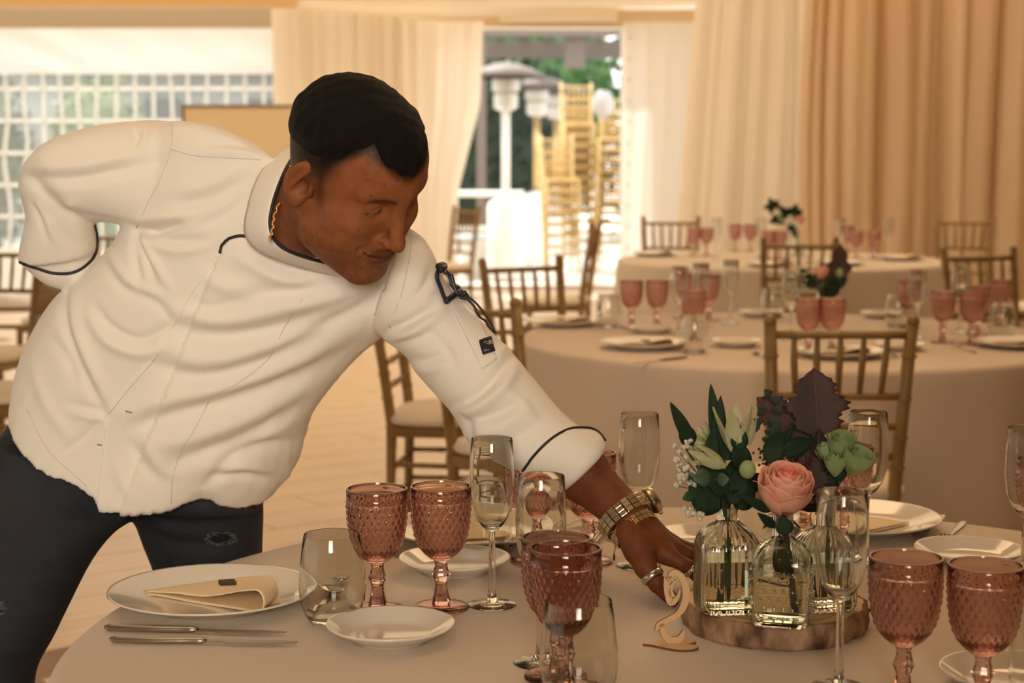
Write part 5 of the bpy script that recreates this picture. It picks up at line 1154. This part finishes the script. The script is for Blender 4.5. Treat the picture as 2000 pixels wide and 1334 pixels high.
# number sign
sg = on(1310, 1262); hd = empty('table_number', (sg.x, sg.y, .75), label='laser cut wooden number 2 on a heart shaped base', cat='table number')
poly = []
for i in range(40):
    t = 2*PI*i/40; X_ = 16*math.sin(t)**3; Y_ = 13*math.cos(t)-5*math.cos(2*t)-2*math.cos(3*t)-math.cos(4*t); poly.append((Y_*.0023+.005, X_*.00165))
MB().prism(poly, .003, (Vector((0, 0, 0)), Vector((1, 0, 0)), Vector((0, 1, 0)), Vector((0, 0, 1)))).build('heart_base', M['plyedge'], hd, smooth=False)
MB().prism([(x*.985, y*.985) for x, y in poly], .0003, (Vector((0, 0, .003)), Vector((1, 0, 0)), Vector((0, 1, 0)), Vector((0, 0, 1)))).build('heart_face', M['ply'], hd, smooth=False)
def stroke(pts, wid, name_par=hd):
    """flat swash stroke in the plane of the figure; pts in photo px relative, wid half widths in px"""
    S_ = .63/979*1.0; q = cr([(x, y) for x, y in pts], 8); w2 = np.interp(np.linspace(0, 1, len(q)), np.linspace(0, 1, len(wid)), wid); L, R_ = [], []
    for i, p in enumerate(q):
        d = q[min(i+1, len(q)-1)]-q[max(i-1, 0)]; d = d/(np.linalg.norm(d)+1e-9); n = np.array([-d[1], d[0]]); L.append(p+n*w2[i]); R_.append(p-n*w2[i])
    out = []
    for p in L+R_[::-1]: out.append(((p[0]-1310)*S_, (1257-p[1])*S_))
    return L, R_, out
def numeral(mfront, y0, t, shrink):
    b = MB(); S_ = .63/979
    for pts, wid in (([(1305, 1131), (1312, 1121), (1322, 1119), (1333, 1131), (1340, 1155), (1336, 1180), (1324, 1198), (1303, 1210), (1288, 1218), (1280, 1231)], [1.5, 5.5, 5, 5.5, 6, 6, 5, 5, 5, 1.2]),
        ([(1298, 1128), (1302, 1140), (1305, 1160), (1310, 1175), (1318, 1172), (1325, 1162), (1327, 1150)], [1, 5, 5.5, 5.5, 4.5, 3, 1.2]),
        ([(1300, 1133), (1309, 1128), (1316, 1135)], [1, 3.5, 1]), ([(1314, 1165), (1310, 1152), (1314, 1140), (1320, 1133)], [4.5, 3.5, 2.5, 1.2]),
        ([(1292, 1216), (1296, 1232), (1306, 1246), (1317, 1250), (1328, 1245), (1334, 1234), (1334, 1228)], [4, 5, 6, 7.5, 5.5, 3, 1.2]), ([(1296, 1217), (1303, 1226), (1311, 1238)], [3, 2, 1])):
        L, R_, _ = stroke(pts, [max(.6, w_*1.22-shrink) for w_ in wid]); n = len(L); vs = []
        for y in (y0, y0+t):
            for p in L+R_: vs.append(((p[0]-1310)*S_, y, .0032+(1254-p[1])*S_))
        m_ = 2*n; fs = []
        for i in range(n-1):
            fs += [(i, i+1, n+i+1, n+i), (m_+i, m_+n+i, m_+n+i+1, m_+i+1), (i, m_+i, m_+i+1, i+1), (n+i, n+i+1, m_+n+i+1, m_+n+i)]
        fs += [(0, n, m_+n, m_), (n-1, m_+n-1, m_+2*n-1, 2*n-1)]; b.add(vs, fs)
    return b
o = numeral(None, 0, .003, 0).build('numeral', M['plyedge'], hd, smooth=False); recalc(o); o.rotation_euler = (-.06, 0, .10)
o = numeral(None, -.0004, .0006, .35).build('numeral_face', M['ply'], hd, smooth=False); recalc(o); o.rotation_euler = (-.06, 0, .10)
# ------------------------------------------------------------------ flowers
def fp(px, py, D): return Vector(P(px, py, D))
def leaf_mb(b, a, c, width, nrm=None, curl=.15, twist=0, shape=0, nu=5, nv=14, lobes=None, fold=.12):
    a, c = Vector(a), Vector(c); d = c-a; L = d.length; nrm = Vector(nrm or (-FW)).normalized(); x = d.cross(nrm).normalized(); n = x.cross(d).normalized()
    def f(u, v):
        w_ = width*(math.sin(PI*min(1, v**(.75+shape)))**.8)*(1 if lobes is None else lobes(v)); s_ = (u*2-1); tw = twist*v
        X = x*math.cos(tw)+n*math.sin(tw); Nn = n*math.cos(tw)-x*math.sin(tw)
        return tuple(a+d*v+X*(s_*w_)+Nn*(fold*abs(s_)*w_*1.2+curl*L*(v*(1-v)*1.2)-.02*L*v))
    return b.grid(nu, nv, f)
def leafset(name, label, specs, m, root, solid=.0005):
    for sp_ in specs:
        b = leaf_mb(MB(), *sp_[0], **(sp_[1] if len(sp_) > 1 else {})); o = b.build(name, m, root); md = o.modifiers.new('t', 'SOLIDIFY'); md.thickness = solid
def stemtube(root, pts, r=.0016, m=None, name='stem'): return MB().tube([Vector(q) for q in cr(pts, 6)], r, 7).build(name, m or M['stem'], root)
d1 = 2.30
N1 = B1+Vector((0, 0, .150))
bq = empty('lily_bunch', (0, 0, 0), label='bunch of white lilies, dark leaves and baby breath in the left bottle', cat='flowers')
def F1(px, py, dD=0): return fp(px, py, (B1-CAM).dot(FW)+dD)
for (px, py, dD) in ((1392, 770, .01), (1408, 800, 0), (1440, 830, .01), (1345, 900, -.01), (1370, 890, -.02), (1460, 920, .01), (1330, 830, 0), (1425, 900, -.02), (1450, 960, 0)):
    stemtube(bq, [tuple(B1+Vector((random.uniform(-.012, .012), random.uniform(-.01, .01), .014))), tuple(B1+Vector((0, 0, .10))), tuple(F1(1420+(px-1420)*.12, 990)), tuple(F1((1420+px)/2+4, 940 if py < 900 else 960, dD)), tuple(F1(px, py+30, dD))], .0015)
leafset('leaf', None, [((F1(1355, 872), F1(1309, 785, -.01), .0085), dict(curl=-.08)), ((F1(1352, 870), F1(1330, 825, -.01), .011), dict(curl=-.03)), ((F1(1404, 880), F1(1388, 748), .0085), dict(curl=.04)), ((F1(1398, 905), F1(1408, 772, -.01), .0105), {}), ((F1(1380, 955, -.02), F1(1396, 830, -.025), .0125), {}),
    ((F1(1420, 985, -.02), F1(1345, 930, -.03), .030), dict(curl=.1)), ((F1(1400, 990, -.01), F1(1352, 985, -.02), .012), {}), ((F1(1430, 985, -.03), F1(1455, 905, -.02), .015), {}), ((F1(1442, 880, -.03), F1(1447, 832, -.03), .011), {}), ((F1(1452, 920, -.02), F1(1440, 858, -.03), .013), {}),
    ((F1(1415, 900, -.01), F1(1425, 850, 0), .014), {}), ((F1(1425, 960, -.03), F1(1380, 935, -.04), .012), {}), ((F1(1440, 965, -.02), F1(1490, 925, 0), .013), {}), ((F1(1435, 990, -.01), F1(1475, 955, -.01), .014), {}), ((F1(1405, 985, 0), F1(1395, 900, -.005), .020), {}), ((F1(1445, 975, 0), F1(1438, 890, .01), .022), {})], M['leaf'], bq)
leafset('pale_leaf', None, [((F1(1355, 965, -.03), F1(1333, 975, -.04), .007), {}), ((F1(1388, 930, -.04), F1(1352, 935, -.045), .012), {}), ((F1(1400, 938, -.04), F1(1425, 935, -.045), .009), {})], M['leaf2'], bq)
def lily(base, tip, r, n=6, open_=.5, name='lily', seed=0):
    base, tip = Vector(base), Vector(tip); d = (tip-base); L = d.length; t = d.normalized(); x = t.cross(Vector((0, 1, .2))).normalized(); y = t.cross(x)
    root = MB()
    for k_ in range(n):
        a = 2*PI*k_/n+seed; rad = x*math.cos(a)+y*math.sin(a); tn = t.cross(rad)
        def f(u, v, rad=rad, tn=tn, k_=k_):
            s_ = 2*u-1; w_ = r*.62*math.sin(PI*min(.97, v**.8))**.7; ro = r*(.25+.75*math.sin(v*1.9))*(1+open_*v*v*1.4); return tuple(base+t*(L*v*(1-.06*(k_ % 2)))+rad*(ro-.2*r*s_*s_*.5)+tn*(s_*w_))
        root.grid(6, 10, f)
    return root.build(name, M['lily'], bq)
lily(F1(1437, 890, -.02), F1(1432, 792, -.02), .016, 6, .6, 'lily_flower', .3)
lily(F1(1462, 870, .0), F1(1456, 810, .0), .011, 5, .3, 'lily_flower', .8)
lily(F1(1417, 912, -.045), F1(1352, 880, -.055), .0115, 5, .05, 'lily_bud', .2); lily(F1(1395, 880, .02), F1(1358, 862, .02), .0120, 5, .05, 'lily_bud', .5); lily(F1(1395, 860, .03), F1(1362, 835, .03), .0115, 5, .1, 'lily_bud', 1.1)
MB().sphere(tuple(F1(1460, 917, -.05)), (.0105, .010, .0115), 16, 10).build('round_bud', M['bud'], bq)
gy = MB(); gs = MB(); rg = random.Random(5)
for cx, cy, n in ((1333, 905, 9), (1345, 935, 9), (1325, 940, 5), (1340, 870, 5), (1360, 915, 6), (1362, 1005, 7), (1345, 998, 3), (1320, 880, 2)):
    for k_ in range(n):
        q = F1(cx+rg.uniform(-11, 11), cy+rg.uniform(-12, 12), rg.uniform(-.05, -.02)); r0 = rg.uniform(.0022, .0044)
        for _ in range(4): gy.sphere((q.x+rg.uniform(-1, 1)*r0*.6, q.y+rg.uniform(-1, 1)*r0*.6, q.z+rg.uniform(-1, 1)*r0*.5), r0*.75, 6, 5)
        gs.tube([q, F1(1395, 965, -.02)], .0003, 4)
o = gy.build('baby_breath', M['gyp'], bq); o['kind'] = 'stuff'; o = gs.build('thin_stems', M['stem'], bq); o['kind'] = 'stuff'
# rose
rs = empty('pink_rose', (0, 0, 0), label='single large pink rose on a dark stem in the dotted bottle', cat='flowers')
def F2(px, py, dD=0): return fp(px, py, (B2-CAM).dot(FW)+dD)
RC = F2(1534, 962, -.01); rax = (Vector((.06, -.42, .90))).normalized(); rX = rax.cross(Vector((0, 1, 0))).normalized(); rY = rax.cross(rX)
stemtube(rs, [tuple(B2+Vector((.016, 0, .016))), tuple(B2+Vector((.010, -.004, .07))), tuple(B2+Vector((0, 0, .13))), tuple(RC-rax*.036)], .0034, M['darkstem'])
stemtube(rs, [tuple(B2+Vector((-.026, 0, .055))), tuple(B2+Vector((-.008, 0, .050))), tuple(B2+Vector((.010, -.003, .048)))], .0012, M['darkstem'], 'side_twig')
np_ = 30
for k_ in range(np_):
    f_ = k_/(np_-1); a0 = k_*2.39996; r0 = .003+.0262*f_**.8; h0 = -.034+.012*(1-f_); h1 = .034-.006*f_**1.5-(.003 if f_ > .8 else 0); span = 1.25-.35*f_+(.5 if f_ < .3 else 0)
    def f(u, v, a0=a0, r0=r0, h0=h0, h1=h1, span=span, f_=f_):
        s_ = 2*u-1; a = a0+s_*span*(1-.25*v**3); prof = .30+.86*math.sin(min(PI*.66, v*2.05))
        flare = f_**3*max(0, v-.80)**1.2*.050*(1+.3*math.sin(3*a0+4*u)); r = r0*prof+flare+.0012*math.sin(9*a+k_)*v*v*f_
        z = h0+(h1-h0)*v - .0075*s_*s_*v*(.5+f_) - flare*.6
        return tuple(RC+rX*(r*math.cos(a))+rY*(r*math.sin(a))+rax*z)
    o = MB().grid(14, 14, f).build('petal', M['petal2'] if f_ < .3 else M['petal'], rs); md = o.modifiers.new('t', 'SOLIDIFY'); md.thickness = .0006
for k_ in range(5):
    a = 2*PI*k_/5+.4; rad = rX*math.cos(a)+rY*math.sin(a); b = leaf_mb(MB(), RC-rax*.034, RC-rax*.040+rad*.026-Vector((0, 0, .008)), .006, nrm=rad); b.build('sepal', M['leaf2'], rs)
leafset('leaf', None, [((F2(1505, 1000, -.01), F2(1445, 965, -.02), .006), {}), ((F2(1535, 1045, -.03), F2(1528, 1008, -.03), .011), {}), ((F2(1524, 1060, -.02), F2(1536, 1130, -.02), .012), {}), ((F2(1515, 1030, -.01), F2(1480, 1002, -.02), .006), {})], M['leaf'], rs)
leafset('dark_leaf', None, [((F2(1530, 1130, -.005), F2(1522, 1040, -.01), .012), {})], M['darkstem'], rs)
# oak leaf, eucalyptus and green buds
ob = empty('leafy_bunch', (0, 0, 0), label='bronze oak leaves, eucalyptus and pale green buds in the right bottle', cat='flowers')
def F3(px, py, dD=0): return fp(px, py, (B3-CAM).dot(FW)+dD)
for (px, py) in ((1592, 880), (1640, 880), (1665, 900), (1632, 920), (1530, 850), (1560, 900)):
    stemtube(ob, [tuple(B3+Vector((random.uniform(-.01, .012), 0, .016))), tuple(B3+Vector((0, 0, .10))), tuple(F3(1608, 1000)), tuple(F3((1608+px)/2, 950)), tuple(F3(px, py))], .0016)
lob = lambda v: .80+.36*abs(math.sin(v*PI*2.9+.55))**1.2+(.10*math.sin(v*70))
def oakleaf(a, c, w_, nrm, curl, tw=0):
    b = leaf_mb(MB(), a, c, w_, nrm=nrm, curl=curl, twist=tw, nu=9, nv=44, lobes=lob, fold=.10); o = b.build('oak_leaf', M['oak'], ob); md = o.modifiers.new('t', 'SOLIDIFY'); md.thickness = .0006
    a, c = Vector(a), Vector(c); d = c-a; nn = Vector(nrm).normalized(); x = d.cross(nn).normalized(); n = x.cross(d).normalized(); vn = MB()
    cen = lambda v: a+d*v+n*(curl*d.length*(v*(1-v)*1.2)-.02*d.length*v)
    vn.tube([cen(v)+n*.0006 for v in np.linspace(0, .95, 10)], .0006, 5)
    for v in (.25, .4, .55, .7):
        for s_ in (-1, 1): vn.tube([cen(v)+n*.0006, cen(min(1, v+.13))+x*(s_*w_*.62)+n*(.0006+.10*w_*.7)], .00035, 4)
    vn.build('leaf_vein', mat('leaf_vein', (.16, .08, .055), .6), ob)
oakleaf(F3(1598, 852), F3(1590, 718, .01), .036, -FW, .05); oakleaf(F3(1580, 868, .02), F3(1478, 775, .03), .030, -FW+Vector((0, 0, .3)), .08); oakleaf(F3(1592, 990, .0), F3(1602, 835, -.01), .026, -FW+Vector((.5, 0, 0)), -.04); oakleaf(F3(1600, 960, .03), F3(1560, 850, .04), .034, -FW, .05)
oakleaf(F3(1585, 985, -.01), F3(1575, 880, -.005), .022, -FW+Vector((-.3, 0, 0)), .03)
eu = []
for i, (x_, y_) in enumerate(((1505, 768), (1510, 780), (1492, 802), (1515, 800), (1485, 825), (1508, 825), (1478, 838), (1500, 845), (1520, 838), (1495, 860), (1515, 862))):
    s_ = 1 if i % 2 else -1; eu.append(((F3(x_, y_+6, .0), F3(x_+s_*12, y_-8, -.005), .0062+.0015*(i > 3)), dict(curl=.05, shape=-.2)))
leafset('eucalyptus_leaf', None, eu, M['eu'], ob)
leafset('leaf', None, [((F3(1500, 905, -.03), F3(1528, 842, -.02), .014), dict(twist=.4)), ((F3(1528, 885, -.03), F3(1590, 858, -.02), .012), {}), ((F3(1510, 900, -.01), F3(1552, 828, -.02), .006), {}), ((F3(1620, 985, -.01), F3(1655, 950, -.02), .008), {}), ((F3(1630, 940, .0), F3(1650, 900, 0), .010), {}), ((F3(1600, 1000, .0), F3(1550, 900, .02), .026), {}), ((F3(1612, 1000, 0), F3(1622, 905, 0), .014), {})], M['leaf'], ob)
bb = MB()
for i in range(70): q = F3(1500+rg.gauss(18, 26), 893+rg.gauss(0, 14), rg.uniform(-.02, .01)); bb.sphere(tuple(q), rg.uniform(.0014, .0026), 6, 4)
o = bb.build('small_berries', M['berry'], ob); o['kind'] = 'stuff'
def budrose(c, ax, R_, H_, n=9):
    ax = Vector(ax).normalized(); X = ax.cross(Vector((0, 1, 0))).normalized(); Y = ax.cross(X); b = MB()
    for k_ in range(n):
        f_ = k_/(n-1); a0 = k_*2.4; r0 = R_*(.35+.65*f_)
        def f(u, v, a0=a0, r0=r0, f_=f_):
            s_ = 2*u-1; a = a0+s_*1.15; r = r0*(.35+.80*math.sin(min(2.0, v*2.1)))+f_*max(0, v-.75)*R_*.8+.0005*math.sin(a*8)*v; return tuple(c+X*r*math.cos(a)+Y*r*math.sin(a)+ax*(H_*(v-.5)*(1.05-.15*f_)-R_*.25*s_*s_*v))
        b.grid(10, 10, f)
    return b.build('bud_flower', M['bud'], ob)
budrose(F3(1642, 872, -.01), (.1, -.3, 1), .0165, .033); budrose(F3(1672, 903, -.02), (.4, -.3, .9), .0185, .036); budrose(F3(1630, 908, -.02), (-.1, -.2, 1), .0125, .030, 7); budrose(F3(1612, 885, -.01), (-.3, -.1, 1), .011, .026, 6)
# ------------------------------------------------------------------ simpler bunches on the other tables
def far_bunch(px, py, label, seed, spec, blabel):
    c = on(px, py); r = random.Random(seed); root = empty('flower_bunch', (c.x, c.y, .75), label=label, cat='flowers')
    D = (c-CAM).dot(FW)
    bt = empty('glass_bottle', (c.x, c.y, .7506), .3, blabel, 'bottle', 'bottles on the other tables')
    MB().lathe([(.0004, 0), (.036, 0), (.0372, .004), (.0372, .075), (.030, .096), (.014, .110), (.0128, .145), (.0158, .147), (.0158, .151), (.0105, .151), (.0105, .110), (.026, .094), (.0338, .075), (.0338, .010), (.0004, .008)], 64, sq=5).build('bottle_glass', M['bottle'], bt, angle=32)
    if abs(spec[0][1]-px) < 1e9:
        for kind, x_, y_, s_ in spec:
            q = P(x_, y_, D)-Vector((c.x, c.y, .75)); MB().tube([Vector((r.uniform(-.008, .008), 0, .02)), Vector((0, 0, .14)), q], .0022, 6).build('stem', M['stem'], root)
            if kind == 'rose':
                b = MB()
                for k_ in range(14):
                    f_ = k_/13; a0 = k_*2.4; r0 = s_*(.2+.75*f_)
                    b.grid(8, 7, lambda u, v, a0=a0, r0=r0: tuple(q+Vector(((r0*(.4+.75*math.sin(v*2)))*math.cos(a0+(2*u-1)), (r0*(.4+.75*math.sin(v*2)))*math.sin(a0+(2*u-1)), s_*(v*1.5-.7)))))
                b.build('rose', M['petal'], root)
            elif kind == 'oak': 
                o = leaf_mb(MB(), q-Vector((0, 0, s_)), q+Vector((.01, 0, s_)), s_*.52, curl=.05, nu=7, nv=30, lobes=lob).build('oak_leaf', M['oak'], root)
            elif kind == 'white':
                b = MB()
                for k_ in range(40): b.sphere((q.x+r.gauss(0, s_*.5), q.y+r.gauss(0, s_*.4), q.z+r.gauss(0, s_*.5)), r.uniform(.003, .006), 5, 4)
                o = b.build('baby_breath', M['gyp'], root); o['kind'] = 'stuff'
            elif kind == 'bud': MB().sphere(tuple(q), (s_*.8, s_*.8, s_), 10, 8).build('bud_flower', M['bud'], root)
            else:
                for k_ in range(5):
                    a = r.uniform(0, 6.28); v = Vector((math.cos(a), r.uniform(-.3, .3), math.sin(a)*.8+.3)).normalized(); leaf_mb(MB(), q-v*s_*.2, q+v*s_, s_*.33, curl=.1).build('leaf', M['leaf'], root)
    return root
far_bunch(1602, 640, 'rose, dark oak leaf and white blossom in the middle of the middle table', 1, [('rose', 1603, 534, .026), ('oak', 1636, 518, .075), ('oak', 1622, 545, .05), ('white', 1575, 525, .05), ('bud', 1640, 533, .018), ('leaf', 1578, 555, .06), ('leaf', 1612, 575, .05), ('leaf', 1635, 560, .05), ('white', 1560, 560, .03)], 'glass bottle behind the goblets on the middle table')
far_bunch(1556, 502, 'dark leaves and an orange rose on the far table', 2, [('leaf', 1508, 402, .055), ('leaf', 1535, 415, .06), ('leaf', 1516, 432, .05), ('rose', 1563, 430, .028), ('leaf', 1550, 415, .06), ('leaf', 1552, 450, .05), ('bud', 1524, 428, .02)], 'glass bottle with water on the far table')
drop(proto); drop(protop)
